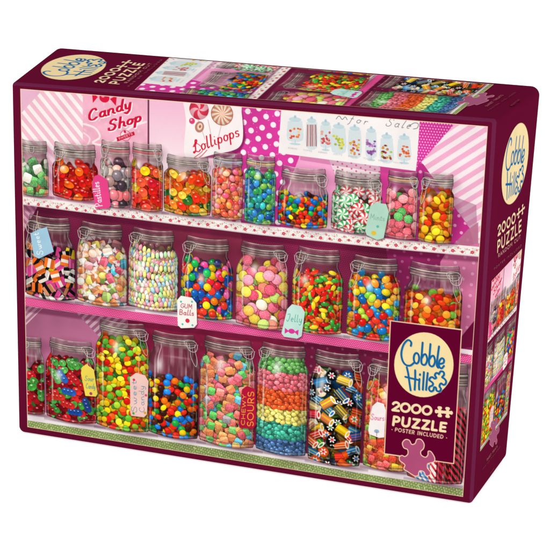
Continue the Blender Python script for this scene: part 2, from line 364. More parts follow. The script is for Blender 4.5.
# ---- third row
P.cur = newid('printed_backdrop', 'mauve and burgundy cloth printed behind the bottom row of jars')
pl([(18, 303), (490, 360), (490, 490), (18, 422)], fn=lambda X, Y: cloth(rgb('bb7296'), 16, .2, 200)(X, Y)*(.86+.22*np.clip((Y/CH-.62)/.3, 0, 1))[..., None])
pl([(26, 305), (44, 307), (26, 325)], fn=stripes(rgb('c9a7b6'), rgb('a06c86'), 5*K, PI4, .5))
pl([(76, 312), (130, 318), (130, 370), (112, 350)], fn=stripes(rgb('c3a0b0'), rgb('98607c'), 6*K, PI4, .5))
pl([(128, 316), (345, 343), (345, 470), (128, 440)], fn=cloth(rgb('8a2448'), 17, .35, 80))
for k in range(260):
    x = U(130, 345); y = U(330, 440)+(x-130)*.1; P.ell(*J(x, y), U(3, 9), U(2, 6), R_('b0476f') if k % 3 else R_('7f8f6a'), .3, U(0, 3), 3)
pl([(300, 338), (392, 350), (392, 480), (300, 462)], fn=dots(rgb('702042'), rgb('a07a8c'), 8.5*K, 1.3*K, .5, .6))
pl([(448, 358), (480, 362), (470, 410), (448, 405)], fn=cloth(rgb('a97a8c'), 18, .3, 40))

# =============================== shelves ================================
def band(pts, name, label, fn):
    P.cur = newid(name, label); P.poly(JJ(pts), WHITE, 1, fn)
sh1 = [(18, 195.5), (140, 210.5), (260, 224.7), (400, 239.6), (490, 247.8), (490, 257.8), (400, 249.6), (260, 235), (140, 219.8), (18, 204)]
band(sh1, 'printed_shelf', 'white shelf edge printed with small red flowers', cloth(rgb('f7efee'), 20, .06))
top1 = lambda x: float(np.interp(x, [18, 140, 260, 400, 490], [195.5, 210.5, 224.7, 239.6, 247.8]))
for k in range(420):
    x = U(20, 480); y = top1(x)+U(1.4, 8.4); P.ell(*J(x, y), U(2, 4.5), U(1.2, 2), R_(['9aa57c', '8b8f68', 'e2a0a8', 'd87a88'][k % 4]), .7, U(0, 3))
for k, x in enumerate(np.arange(20, 482, 4.7)):
    x += U(-.8, .8); y = top1(x)+(3.2 if k % 2 else 6.4)+U(-.6, .6); r = (1.15, .7, .9, .6)[k % 4]; c0, c1 = (('c8304a', 'ee9aa0'), ('d85a70', 'f6c4c8'), ('b82840', 'e88890'), ('dd8090', 'fbdcdc'))[k % 4]
    for t in range(5): P.ell(J(x, y)[0]+math.cos(t*1.26)*4.2*r, J(x, y)[1]+math.sin(t*1.26)*4*r, 4.6*r, 4*r, R_(c0), .85, t, 2)
    P.ell(*J(x, y), 3.2*r, 2.8*r, R_(c1), .9); P.ell(*J(x+2.2, y+U(-1.5, 1.5)), 4.4, 1.8, R_('6f8a4e'), .85, U(-.8, .8)); P.ell(*J(x-2, y+U(-1, 1)), 3.6, 1.5, R_('82965e'), .8, U(-.8, .8))
P.cur = None
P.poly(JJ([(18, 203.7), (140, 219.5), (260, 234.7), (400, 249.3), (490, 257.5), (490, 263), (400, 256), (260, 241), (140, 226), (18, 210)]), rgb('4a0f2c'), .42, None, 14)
sh2x = [18, 130, 270, 387, 490]; sh2y = [295.5, 310.6, 328.2, 343.2, 356.8]
f2 = lambda x: float(np.interp(x, sh2x, sh2y))
def ribbon(d0, d1, fx, x0=18, x1=490, n=8):
    xs = np.linspace(x0, x1, n); return [(x, fx(x)+d0) for x in xs]+[(x, fx(x)+d1) for x in xs[::-1]]
band(ribbon(-4.5, 9.2, f2), 'printed_shelf', 'white shelf with a pink dotted ribbon along its edge', cloth(rgb('efe3ea'), 21, .06))
P.poly(JJ(ribbon(.4, 9, f2)), WHITE, 1, dots(rgb('dd2a80'), rgb('fbd3e4'), 1.75*K, .5*K, .1, .85, nz=.06))
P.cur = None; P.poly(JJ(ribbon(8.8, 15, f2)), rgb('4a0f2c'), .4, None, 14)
sh3x = [18, 140, 260, 370, 462, 490]; sh3y = [418.2, 436.6, 454.8, 474.5, 488, 492]
f3 = lambda x: float(np.interp(x, sh3x, sh3y))
band(ribbon(-10, 14, f3), 'printed_shelf', 'white bottom shelf with a green flowered ribbon along its edge', cloth(rgb('efe8ee'), 22, .05))
P.poly(JJ(ribbon(-10, -5.5, f3)), rgb('c9a9b8'), .6, None, 8)
P.poly(JJ(ribbon(.3, 8.4, f3)), WHITE, 1, dots(rgb('84975a'), rgb('d3dcb4'), 2.7*K, .62*K, .2, .8, nz=.1))
for k in range(520):
    x = U(20, 470); y = f3(x)+U(1.2, 7.6); P.ell(*J(x, y), U(2, 5), U(1.5, 3), R_(['5f7f38', 'e6ecc8', 'a9bf6a', 'c9cf9a'][k % 4]), .75, U(0, 3))
P.cur = None

# =============================== sweets =================================
def shade(P, cx, cy, rx, ry, ang, col, kind='ball', dark=1., a=1.):
    r = max(rx, ry)*1.05
    w = P.win(cx-r, cy-r, cx+r, cy+r)
    if w is None: return
    sl, X, Y = w; ca, sa = math.cos(ang), math.sin(ang)
    x = ((X-cx)*ca+(Y-cy)*sa)/rx; y = (-(X-cx)*sa+(Y-cy)*ca)/ry
    if kind in ('cube', 'brick'):
        n = 5.; q = (np.abs(x)**n+np.abs(y)**n)**(1/n)
    else: q = np.sqrt(x*x+y*y)
    cov = np.clip(.5-(q-1)*min(rx, ry), 0, 1)*a
    qq = np.clip(q, 0, 1); z = np.sqrt(np.clip(1-qq*qq, 0, 1))
    X2 = (X-cx)/r; Y2 = (Y-cy)/r                      # screen frame
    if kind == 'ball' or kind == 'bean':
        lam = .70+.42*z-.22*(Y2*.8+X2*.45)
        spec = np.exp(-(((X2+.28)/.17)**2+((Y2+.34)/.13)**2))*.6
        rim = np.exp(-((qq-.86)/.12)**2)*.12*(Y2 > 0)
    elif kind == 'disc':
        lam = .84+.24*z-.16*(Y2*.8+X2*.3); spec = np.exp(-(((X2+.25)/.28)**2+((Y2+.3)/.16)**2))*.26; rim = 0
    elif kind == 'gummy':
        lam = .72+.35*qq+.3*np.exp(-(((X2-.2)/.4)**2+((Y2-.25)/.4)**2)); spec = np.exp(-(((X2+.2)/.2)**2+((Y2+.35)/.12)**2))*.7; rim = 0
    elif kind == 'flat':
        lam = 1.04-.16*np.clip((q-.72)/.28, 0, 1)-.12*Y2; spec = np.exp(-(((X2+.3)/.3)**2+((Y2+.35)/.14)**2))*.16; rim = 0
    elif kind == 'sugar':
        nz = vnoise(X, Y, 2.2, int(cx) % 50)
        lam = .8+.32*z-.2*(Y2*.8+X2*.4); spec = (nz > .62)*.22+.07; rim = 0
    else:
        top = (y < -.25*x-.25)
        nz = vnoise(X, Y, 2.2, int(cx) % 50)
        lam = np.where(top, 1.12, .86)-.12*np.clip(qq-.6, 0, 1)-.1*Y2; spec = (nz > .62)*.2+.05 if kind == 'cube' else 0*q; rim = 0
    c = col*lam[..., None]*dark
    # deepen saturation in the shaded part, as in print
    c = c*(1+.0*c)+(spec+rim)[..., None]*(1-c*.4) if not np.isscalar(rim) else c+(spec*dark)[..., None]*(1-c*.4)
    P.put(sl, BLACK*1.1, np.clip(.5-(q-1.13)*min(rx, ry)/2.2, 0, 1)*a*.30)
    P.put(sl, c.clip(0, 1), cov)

def grid_fill(x0, x1, y0, y1, s, jit=.35):
    pts = []; row = 0; y = y1
    while y > y0:
        x = x0+(s/2 if row % 2 else 0)
        while x <= x1:
            pts.append((x+U(-jit, jit)*s, y+U(-jit, jit)*s)); x += s
        y -= s*.84; row += 1
    rng.shuffle(pts)
    return pts

def mint(cx, cy, r, c2, dark=1):
    sl_ = P.win(cx-r, cy-r, cx+r, cy+r)
    if sl_ is None: return
    sl, X, Y = sl_; d = np.hypot(X-cx, Y-cy)/r; t = np.arctan2(Y-cy, X-cx)
    m = np.clip(.5+np.sin(6*t+d*3.2+cx)*2.6, 0, 1)
    col = mixc(rgb('f8f4f2'), c2, m)*(1.08-.35*d**2-.12*(Y-cy)/r)[..., None]*dark
    P.put(sl, BLACK, np.clip((1.13-d)*r/2, 0, 1)*.4); P.put(sl, col.clip(0, 1), np.clip((1-d)*r+.5, 0, 1))
    P.ell(cx-r*.3, cy-r*.35, r*.22, r*.14, WHITE, .8, 0, 3)

PAL = {
 'sours': ['4f9a4c', '6fb45e', '3c7f45', 'e9e2d0', 'd9704a', '58a05a'],
 'redgum': ['c81e1a', 'd8391a', 'b21616', 'ee7a1c', 'c9201c', 'a81818', 'e25a18'],
 'pastille': ['4a3a46', '8b8088', 'd0727a', 'c9b4a8', '6a4458', 'a89c9c', '3a2e38', 'd8a49a', 'dc6a70', 'b08a8a'],
 'fruit': ['d8241f', 'e8711c', 'c72030', 'f0b81a', 'e04a38', 'ee5a3c'],
 'bears': ['e8601c', 'f0a024', 'd8301c', '2f6a2c', 'f2c040', 'ee7a2a', 'e04018'],
 'pinkbean': ['f4654a', 'fa8a4a', 'f25a78', 'fab890', 'ee443c', 'f8808c', 'f8705a', 'f6603c'],
 'bluebean': ['2a6cb8', '3a9a58', '52b45a', '28589a', '3a88cc', '8ac85a', '36a8a8', '2a8a8a'],
 'mm': ['e0281c', '1c72cc', '259a42', 'f4cc18', 'f0701a', '5a2a1c', 'd8301c', '2a7ad8', '3a1c16'],
 'gumstar': ['d84a58', 'e86a70', 'c83848', 'ee8088', '4a9a4a', 'd05060'],
 'orange': ['f08a1c', 'f2b020', 'e8541a', 'f6d030', 'e03a18', 'f09a28'],
 'wrap': ['f4a0a8', 'f6e070', 'f4a070', 'f08a50', 'ee6a80', 'b8d878', 'f49a60', 'f4b8a0', '4ab0d0', 'f6e0cc'],
 'neck': ['f8e084', 'f4a0ac', 'a4dc98', '94c4ea', 'f8c888', 'f6f0dc', 'f48ea0', 'e4e878'],
 'gumball': ['d82030', '1f6ac0', 'f0c820', '1f9a4a', 'e85a90', 'f0781c', 'd84080', '2a2a5a', '1a4a9a', 'e83a28'],
 'drop': ['f2607c', 'fad440', 'f6a03a', 'f8dcc0', 'e83a5a', 'b4d860', 'f47a90', 'f8c438', 'f26450', 'ee4a68'],
 'jelly': ['e0301c', '3f9a3a', 'f0c028', 'e84a1a', 'd8201c', '69b040', 'f07a20', 'c81a1a'],
 'bright': ['d8201c', '2a8ac8', 'f0d028', '6ab838', 'f07a20', 'e03a2a', '1a6ab0', 'a8cc40', 'f2a030'],
 'orgum': ['f0701c', 'e8481a', 'f29030', '7ab83c', 'd8281c', 'f4b040', 'ee5a1a', 'c01e1a'],
 'darkred': ['9a1420', 'b81c24', '3f8a3a', '7a101c', 'c02a28', '8a1820', '4a9a48'],
 'skit': ['f0c81c', 'e8581a', 'd82018', '5fae34', 'f0901c', 'f6dc38', '9fca38', 'e03a1a', '4a9038'],
 'cube': ['f4824a', '52b84e', 'ee5a68', '5ab4dc', 'f49a52', 'a0969e', 'f07468', 'f2665e', 'f4784a', '6cc060', 'f08a58', 'e85a70'],
 'square': ['f0701c', 'd8301c', 'f0b02a', 'e84a4a', 'c8241c', 'f09030', '8ab83c', 'e8582a'],
 'rock': ['e8b820', 'e8b820', 'e8581c', '1c5a9a', '2a8a3a', 'd82a30', 'f0e8d8', 'e85a80', 'f4dcb0', 'c8901c', '1a7ac0'],
}
PAL = {k: [R_(c) for c in v] for k, v in PAL.items()}

def underfill(cx, w, y0, y1, s, c, ext=1.):
    wn = P.win(cx-w*1.1, y0-s*.3, cx+w*1.1, y1+w*ext)
    if wn is None: return
    sl, X, Y = wn; top = y0+s*.4*np.sin(X*.08)+s*.2
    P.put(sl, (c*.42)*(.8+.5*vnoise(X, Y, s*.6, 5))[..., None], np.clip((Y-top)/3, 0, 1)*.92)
def fill(kind, cx, w, y0, y1, s):
    """draw the sweets of one jar: cx,w centre and half width; y0..y1 fill band; s sweet size (px)"""
    pal = PAL.get(kind if kind in PAL else 'mm')
    def X_(x): return cx+w*math.sin(np.clip((x-cx)/w, -1, 1)*1.35)*1.0, max(.55, math.cos(np.clip((x-cx)/w, -1, 1)*1.1))
    pick = lambda: pal[int(U(0, len(pal)))]
    underfill(cx, w, y0, y1, s, np.mean(pal, 0))
    for layer in (0, 1, 2):
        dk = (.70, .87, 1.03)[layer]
        pts = grid_fill(cx-w*1.02, cx+w*1.02, y0+s*.25*layer, y1+s*.2, s*(.9, 1.15, 1.0)[layer])
        for x, y in pts:
            xx, sq = X_(x); d_ = dk*U(.86, 1.12); y += s*.35*math.sin(x*.06+cx)
            c = pick()
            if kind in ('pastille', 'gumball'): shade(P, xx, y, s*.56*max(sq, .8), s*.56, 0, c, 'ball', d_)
            elif kind in ('pinkbean', 'bluebean', 'bright'): shade(P, xx, y, s*.62*sq, s*.46, U(0, 3.1), c, 'bean', d_)
            elif kind in ('skit', 'orgum', 'orange'): shade(P, xx, y, s*.58*sq, s*U(.26, .56), U(-1.2, 1.2), c, 'flat', d_)
            elif kind == 'mm': shade(P, xx, y, s*.6*sq, s*U(.36, .58), U(-1.2, 1.2), c, 'disc', d_)
            elif kind == 'fruit': shade(P, xx, y, s*.56*max(sq, .75), s*.5, U(-.6, .6), c, 'gummy', d_)
            elif kind in ('drop', 'gumstar'): shade(P, xx, y, s*.56*max(sq, .75), s*.5, U(-.6, .6), c, 'sugar', d_)
            elif kind in ('cube', 'square', 'sours'): shade(P, xx, y, s*.5*max(sq, .7), s*.48, U(-.7, .7), c, 'cube', d_)
            elif kind in ('redgum', 'bears', 'darkred'):
                shade(P, xx, y, s*U(.5, .8)*max(sq, .75), s*U(.38, .55), U(-1, 1), c, 'gummy', d_)
                if layer and U(0, 1) < .4: P.ell(xx+U(-.2, .2)*s, y+U(-.2, .2)*s, s*.12, s*.07, R_('ffe0b0'), .55, U(0, 3), 3)
            elif kind == 'jelly': shade(P, xx, y, s*.72*max(sq, .7), s*.34, U(0, 3.1), c, 'bean', d_)
            elif kind == 'wrap':
                a_ = U(0, 3.1)
                for sg_ in (-1, 1):
                    ex, ey = xx+sg_*math.cos(a_)*s*.55, y+sg_*math.sin(a_)*s*.55; ex2, ey2 = xx+sg_*math.cos(a_)*s*1.02, y+sg_*math.sin(a_)*s*1.02
                    nx, ny = -math.sin(a_)*s*.36, math.cos(a_)*s*.36
                    P.poly([(ex, ey), (ex2+nx, ey2+ny), (ex2-nx, ey2-ny)], R_('f7eef0')*dk, .78); P.stroke([(ex, ey), (ex2, ey2)], 1.6, R_('b89aa4')*dk, .6)
                shade(P, xx, y, s*U(.42, .58), s*U(.36, .5), a_, c, 'brick' if U(0, 1) < .6 else 'bean', d_)
                if layer: P.stroke([(xx-s*.3, y+s*U(-.3, .1)), (xx+s*.2, y-s*U(.1, .4))], 2.4, WHITE, .55, 2)
            elif kind == 'mints':
                c2 = R_('e0484a') if U(0, 1) < .55 else R_('45a85a'); mint(xx, y, s*.58, c2, min(1.1, d_+.22*(layer < 2)))

# special fills -----------------------------------------------------------
def fill_neck(cx, w, y0, y1, s):
    pal = PAL['neck']; P_m = P.m
    for x, y in grid_fill(cx-w, cx+w, y0, y1, s*1.1): shade(P, x, y, s*.5, s*.5, 0, pal[int(U(0, 8))], 'ball', .5)
    underfill(cx, w, y0, y1, s, rgb('c9a58c'))
    for rep_ in (0, 1):
        for k in range(17):
            yy = y0+(y1-y0)*(k/16)+U(-7, 7); a1, a2 = U(-.10, .10)*w, U(-.05, .05)*w; ph, p2 = U(0, 6), U(0, 6); c0 = int(U(0, 8)); step = s*U(.5, .58)/w
            tilt = U(-.28, .28) if k < 13 else U(-.04, .04); t = -1+U(0, step)
            while t < 1:
                x = cx+w*.97*math.sin(t*1.5); y = yy+a1*math.sin(t*3+ph)+a2*math.sin(t*7+p2)+s*1.1*math.cos(t*1.4)+tilt*t*w
                shade(P, x, y, s*.32*max(.6, math.cos(t*1.2)), s*.56, tilt+U(-.15, .15), pal[int(c0+U(0, 1)*8) % 8], 'bean', U(.94, 1.12) if rep_ else .8); t += step
def fill_allsort(cx, w, y0, y1, s):
    pk, bk, wh, ye, og = R_('e8509a'), R_('1c161a'), R_('f2e6dc'), R_('f0c828'), R_('e8702a')
    combos = [(wh, bk, wh), (pk, bk, pk), (og, wh, og), (pk, wh, pk), (R_('c98a6a'), bk, R_('c98a6a')), (bk, wh, bk), (og, bk, og), (wh, bk, wh), (pk, bk, pk), (wh, wh, wh), (R_('b8785a'), bk, R_('b8785a')), (ye, bk, ye), (pk, pk, pk), (bk, wh, bk), (wh, bk, wh)]
    underfill(cx, w, y0, y1, s, rgb('604048'))
    for layer in (0, 1):
        for x, y in grid_fill(cx-w, cx+w, y0, y1, s):
            xx = cx+w*math.sin(np.clip((x-cx)/w, -1, 1)*1.35); a_ = U(0, 3.1); cb = combos[int(U(0, len(combos)))]; dk = .5 if not layer else U(.85, 1.05)
            ca, sa = math.cos(a_), math.sin(a_); h = s*.56; g = s*.52
            q = lambda u, v: (xx+u*ca-v*sa, y+u*sa+v*ca)
            P.poly([q(-g-2, -h-2), q(g+2, -h-2), q(g+2, h+2), q(-g-2, h+2)], BLACK, .5, None, 3)
            for i, c in enumerate(cb):
                v0 = -h+2*h*i/3; v1 = v0+2*h/3; P.poly([q(-g, v0), q(g, v0), q(g, v1), q(-g, v1)], (c*dk*(.92+.08*i)).clip(0, 1))
            P.poly([q(-g, -h), q(-g*.62, -h*1.25), q(g*1.25, -h*1.25), q(g, -h)], (cb[0]*dk*1.15).clip(0, 1))
def fill_rope(cx, w, y0, y1, s):
    underfill(cx, w, y0, y1, s, rgb('6a4a38'))
    for layer in (0, 1):
        for x, y in grid_fill(cx-w, cx+w, y0, y1, s*1.1):
            xx = cx+w*math.sin(np.clip((x-cx)/w, -1, 1)*1.3); a_ = U(-.8, .8); dk = .5 if not layer else U(.85, 1.05); c = PAL['rock'][int(U(0, 11))]
            L = s*U(.55, .8); ca, sa = math.cos(a_), math.sin(a_); q = lambda u, v: (xx+u*ca-v*sa, y+u*sa+v*ca); r = s*.46
            P.poly([q(-L-2, -r-2), q(L+2, -r-2), q(L+2, r+2), q(-L-2, r+2)], BLACK, .5, None, 3)
            if U(0, 1) < .34 and layer:
                x2, y2 = xx, y; P.ell(x2, y2, r*1.15, r*1.15, BLACK if U(0, 1) < .6 else c*dk); 
                for t in np.linspace(0, 6.28, 6, endpoint=False): P.ell(x2+math.cos(t)*r*.5, y2+math.sin(t)*r*.5, r*.3, r*.16, R_('f0ece8'), .95, t)
                P.ell(x2, y2, r*.28, r*.28, R_(['d83048', '2a7ac0', '3f9a4a'][int(U(0, 3))]))
            else:
                P.poly([q(-L, -r), q(L, -r), q(L, r), q(-L, r)], WHITE, 1, lambda X, Y: (c*dk)*(1.2-.6*np.abs(((-(X-xx)*sa+(Y-y)*ca)/r)+.25))[..., None])
                c2 = PAL['rock'][int(U(0, 9))]
                for v in (-.5, .1, .6): P.stroke([q(-L, r*v), q(L, r*v)], s*.09, c2*dk, .8)
                P.ell(*q(L, 0), r*.42, r, R_('f4ece0')*dk, 1, a_); P.ell(*q(L, 0), r*.22, r*.55, c*dk, 1, a_)
def fill_layers(cx, w, tops, cols, ybot, s):
    for i in range(len(tops)-1, -1, -1):
        y0 = tops[i]; y1 = tops[i+1] if i+1 < len(tops) else ybot+s
        underfill(cx, w, y0-s*.3, y1, s, cols[i]*1.5, 1. if i == len(tops)-1 else .02)
        for layer in (0, 1):
            for x, y in grid_fill(cx-w, cx+w, y0-s*.1, y1, s*.86):
                t = np.clip((x-cx)/w, -1, 1); xx = cx+w*math.sin(t*1.35)
                c = (cols[i]*U(.88, 1.12)+U(-.03, .03)).clip(0, 1)
                shade(P, xx, y+s*.9*math.cos(t*1.4)-s*.5, s*.56*max(.6, math.cos(t*1.1)), s*.42, U(-.8, .8), c, 'bean', (.75 if not layer else U(.88, 1.15)))
def fill_candycorn(*a): pass

# =============================== the jar ================================
LT = np.array([0, .025, .05, .09, .16, .24, .30, .33, .36, .39, .42, .46, .50, .54, .58, .63, .67, .70, .73, .78, .86, 1.0])
LV = np.array([.45, .97, .40, .58, .46, .40, .55, .30, .30, .97, .62, .26, .44, .78, .40, .58, .28, .96, .34, .50, .60, .45])
LA = np.array([.80, .95, .80, .48, .42, .44, .55, .90, .95, 1.0, .98, .95, .80, .85, .80, .75, .92, 1.0, .90, .60, .35, .0])
def jar(xl, xr, yt, yb, kind, label, s=6.6, level=.25, lidh=None, lidw=.86, shoulder=.1, clip=0, tall=0, lidtint=None, extra=None, cutl=False):
    cxl = (xl+xr)/2; ym = (yt+yb)/2
    x0, _ = J(xl, ym); x1, _ = J(xr, ym); cx = (x0+x1)/2; w = (x1-x0)/2
    _, y0 = J(cxl, yt); _, y1 = J(cxl, yb); s = s*K
    lh = (lidh*K if lidh else w*.56)
    yn = y0+lh                                   # bottom of lid / top of body
    P.m = None; P.cur = None
    # contact shadow on the shelf
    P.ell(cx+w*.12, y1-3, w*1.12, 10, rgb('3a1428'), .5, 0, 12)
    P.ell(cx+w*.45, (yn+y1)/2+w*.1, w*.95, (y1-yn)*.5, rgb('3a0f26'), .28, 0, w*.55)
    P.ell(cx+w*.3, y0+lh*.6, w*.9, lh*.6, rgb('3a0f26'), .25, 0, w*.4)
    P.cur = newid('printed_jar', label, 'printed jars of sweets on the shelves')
    wn = P.win(cx-w-4, y0-6, cx+w+4, y1+4); 
    if wn is None: return
    sl, X, Y = wn
    # body mask
    hb = y1-yn; sh = shoulder*hb*1.6+6; rb = w*.34
    t = Y
    half = np.where(Y < yn+sh, w*(lidw*.95+(1-lidw*.95)*np.sin(np.clip((Y-yn)/sh, 0, 1)*math.pi/2)), w)
    bot = np.clip((Y-(y1-rb))/rb, 0, 1); half = half-w*.26*(1-np.sqrt(np.clip(1-bot**2.6, 0, 1)))
    xn = (X-cx)/np.maximum(half, 1)
    base = y1-(w*.13)*(np.clip(xn, -1, 1)**2)*1.0
    body = np.clip((1-np.abs(xn))*half+.5, 0, 1)*np.clip(base-Y+.5, 0, 1)*np.clip(Y-yn+w*.2, 0, 1)
    full = np.zeros((P.h, P.w), np.float32); full[sl] = body
    bgc = P.c[sl].copy()
    # empty glass: background seen a bit darker and greyer
    gl = bgc*.60+np.array([.160, .128, .120]); P.put(sl, gl, body)
    P.m = full
    yf = yn+hb*level
    inner = w*.97
    if extra: extra(cx, inner, yf, y1-w*.1, s)
    elif kind == 'neck': fill_neck(cx, inner, yf, y1-w*.2, s)
    elif kind == 'allsort': fill_allsort(cx, inner, yf, y1-w*.1, s)
    elif kind == 'rope': fill_rope(cx, inner, yf, y1-w*.1, s)
    else: fill(kind, cx, inner, yf, y1-w*.12, s)
    # cylinder shading of the photographed jar, glass reflections
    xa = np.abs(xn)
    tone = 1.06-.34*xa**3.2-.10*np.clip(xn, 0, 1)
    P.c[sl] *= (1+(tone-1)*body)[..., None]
    P.cur = None
    def lay(col, a): P.put(sl, col, a)
    ed = np.exp(-((1-xa)*w/3.2)**2)
    lay(rgb('3a3236'), ed*.45)                                            # dark glass rim
    lay(rgb('f4f2f0'), np.exp(-((xa-.93)*w/2.4)**2)*.38*(vnoise(X, Y, 60, int(cx) % 40) > .35))
    stv = np.clip(1-((Y-(yn+hb*.42))/(hb*.42))**2, 0, 1)
    lay(WHITE, np.exp(-((xn+.74)*w/5)**2)*stv*.55)
    lay(WHITE, np.exp(-((xn-.80)*w/3.5)**2)*stv*.30)
    lay(WHITE, np.exp(-((xn+.35+.2*math.sin(cx))/.15)**2)*np.exp(-((Y-(yn+sh*(1.2+.5*math.cos(cx))))/(hb*.08))**2)*.7)   # window glint on the shoulder
    lay(WHITE, np.exp(-((xn-.2)/.5)**2)*np.exp(-((Y-(yn+sh*.5))/7)**2)*.22)
    if level > .1:                                                        # empty part: soft glass reflections
        em = np.clip((yf-Y)/14, 0, 1)
        lay(rgb('e6e0e0'), em*(.02+.34*np.clip(vnoise(X*1.0, Y*.22, 13, int(cx) % 50)-.45, 0, 1)*1.8))
        lay(WHITE, em*np.exp(-((xn-.5)*w/2.2)**2)*.45*stv); lay(WHITE, em*np.exp(-((xn+.62)*w/3)**2)*.6)
        lay(rgb('8b7f84'), em*np.exp(-((xn+.2)*w/6)**2)*.3)
    # thick bottom
    yc = Y-(y1-w*.13*xn**2)
    lay(rgb('40383a'), np.exp(-((yc+w*.15)/4.5)**2)*.42)
    lay(rgb('f2f4f2'), np.exp(-((yc+w*.085)/3)**2)*.42*(vnoise(X, Y, 22, int(cx) % 33)*.8+.3))
    lay(rgb('54464a'), np.exp(-((yc+2)/4)**2)*.65)
    P.m = None; P.cur = len(IDS)-1
    # lid: glass cap, wires and rubber ring seen as curved bands
    lw = w*lidw; sag = w*.085
    xq = np.clip((X-cx)/lw, -1, 1)
    Yc = Y+sag*(xq**2)*1.0-0
    tt = (Yc-y0)/lh
    v = np.interp(tt, LT, LV).astype(np.float32); al = np.interp(tt, LT, LA).astype(np.float32)
    al[(tt < 0) | (tt > 1)] = 0
    # glass cap is narrower at its top than the ring
    hw = lw*np.where(tt < .34, .90+.07*np.sqrt(np.clip(tt/.12, 0, 1)), np.where(tt < .78, 1.0, .95))
    cov = np.clip(hw-np.abs(X-cx)+.5, 0, 1)
    st = .84+.3*vnoise(X, Y*.25, 20, int(cx) % 60)+.22*(vnoise(X, Y*3, 26, int(cx) % 37) > .62)
    vv = (v*st*(1.0-.35*np.abs(xq)**4)+.10*np.exp(-((xq+.5)/.14)**2)*1.8+.14*np.exp(-((xq-.55)/.1)**2)).clip(0, 1)
    tint = np.array([.94, .89, .84])
    lc = (vv[..., None]*tint).clip(0, 1)
    cur = P.c[sl]
    lc = lc*.9+.1*bgc
    if lidtint is not None:
        rr = np.exp(-((tt-.58)/.07)**2)[..., None]; lc = lc*(1-rr*.75)+rgb(lidtint)*rr*.75
    P.put(sl, lc, al*cov)
    P.put(sl, rgb('2e2628'), np.exp(-((np.abs(X-cx)-hw)/2.2)**2)*.5*(tt > .02)*(tt < .95))
    # wire bail
    def wire(pts, wd=2.5):
        q = smooth([(cx+px*w, y0+py*lh) for px, py in pts], False, 5)
        P.stroke([(a+1.5, b+1.8) for a, b in q], wd*1.3, rgb('3c3034'), .5, 2.5)
        P.stroke(q, wd, rgb('8d8280'), .95); P.stroke([(a-.6, b-.8) for a, b in q], wd*.6, rgb('fbf8f4'), .95)
    sd = clip
    if sd:
        o = abs(sd)
        g = 1 if sd > 0 else -1
        wire([(g*.42, .40), (g*.55, .28), (g*.78, .3), (g*.90, .45), (g*.80, .72), (g*.60, .78), (g*.46, .6), (g*.42, .4)])
        wire([(g*.62, .5), (g*.66, 1.0), (g*(.70), 1.45), (g*(.74+.12*o), 1.95), (g*(.92), 1.9), (g*.93, 1.5), (g*.86, 1.0), (g*.84, .5)])
        wire([(g*.5, .45), (g*.62, .95), (g*.88, .98), (g*.95, .5)], 3)
    else:
        wire([(-.3, .36), (-.28, .75), (-.1, .85), (.02, .7), (0, .38)], 2.6)
    P.cur = None

def tag(q, label, fn, col, hole=True, string=None):
    P.m = None; P.cur = None
    P.poly(JJ([(x+1, y+1.4) for x, y in q]), rgb('2a0f1c'), .45, None, 9)
    if string: P.cur = None; P.stroke(smooth(JJ(string), False), 3, rgb('d9c6a8'), .95)
    P.cur = newid('printed_tag', label, 'printed paper tags hanging from jars')
    P.poly(JJ(q), WHITE, 1, cloth(rgb(col), 30, .1))
    tx = (q[0][0]+q[1][0]+q[2][0])/3 if hole else 0
    if fn: fn()
    P.cur = None
def tpoly(x0, y0, x1, y1, lean=0, ch=3.5):
    """tag outline: clipped corners at the top; lean = sideways shift of the bottom"""
    return [(x0+ch, y0), (x1-ch, y0+.6), (x1, y0+ch+.6), (x1+lean, y1+.8), (x0+lean, y1-.4), (x0, y0+ch)]

# ---- row one
jar(20, 48.5, 141, 196.5, 'sours', 'cut-off jar of green and rainbow sour sweets at the left end of the top shelf', 10.5, 0.1, 15, .92, clip=0)
jar(52.5, 98, 144.5, 200.5, 'redgum', 'low jar of red and orange gummies on the top shelf', 8.5, 0.04, 18, .9, clip=-1)
jar(100.5, 131, 141.5, 207.8, 'pastille', 'jar of grey, black and pink balls with a pink paper tag', 9.8, .05, 17, .92, shoulder=.05, clip=-1, lidtint='c8505a')
jar(131.5, 163, 144, 211.6, 'fruit', 'jar of red and orange fruit balls under a red ringed lid', 9.4, 0.1, 16, .92, shoulder=.05, clip=1, lidtint='c8404a')
jar(164, 211, 157, 216, 'bears', 'low jar of orange gummy sweets with a few dark green ones', 8.6, 0.04, 13, .88, shoulder=.06, clip=1)
jar(212, 243, 153.5, 220, 'pinkbean', 'narrow jar of pink and orange jelly beans', 6.2, .0, 15, .92, shoulder=.04, clip=-1, lidtint='b8c4e8')
jar(244.5, 275.5, 156, 224.5, 'bluebean', 'narrow jar of blue and green jelly beans', 6.2, .0, 14, .92, shoulder=.04, clip=0, lidtint='e0d868')
jar(278, 328, 168.5, 228.5, 'mm', 'low wide jar of tiny multicoloured chocolate buttons', 5.0, .22, 16, .88, shoulder=.1, clip=1)
jar(331.5, 382, 173, 234, 'mints', 'wide jar of red and green striped mints', 10.4, 0.04, 17, .9, shoulder=.08, clip=1)
jar(385.5, 417.5, 172, 239.5, 'gumstar', 'narrow jar of pink sugared drops with a few green ones', 8.4, 0.04, 14, .92, shoulder=.04, clip=1, lidtint='e0d070')
jar(419, 453, 174, 243.5, 'orange', 'jar of orange and yellow discs beside the striped cloth', 7.4, 0.001, 15, .9, shoulder=.05, clip=-1)
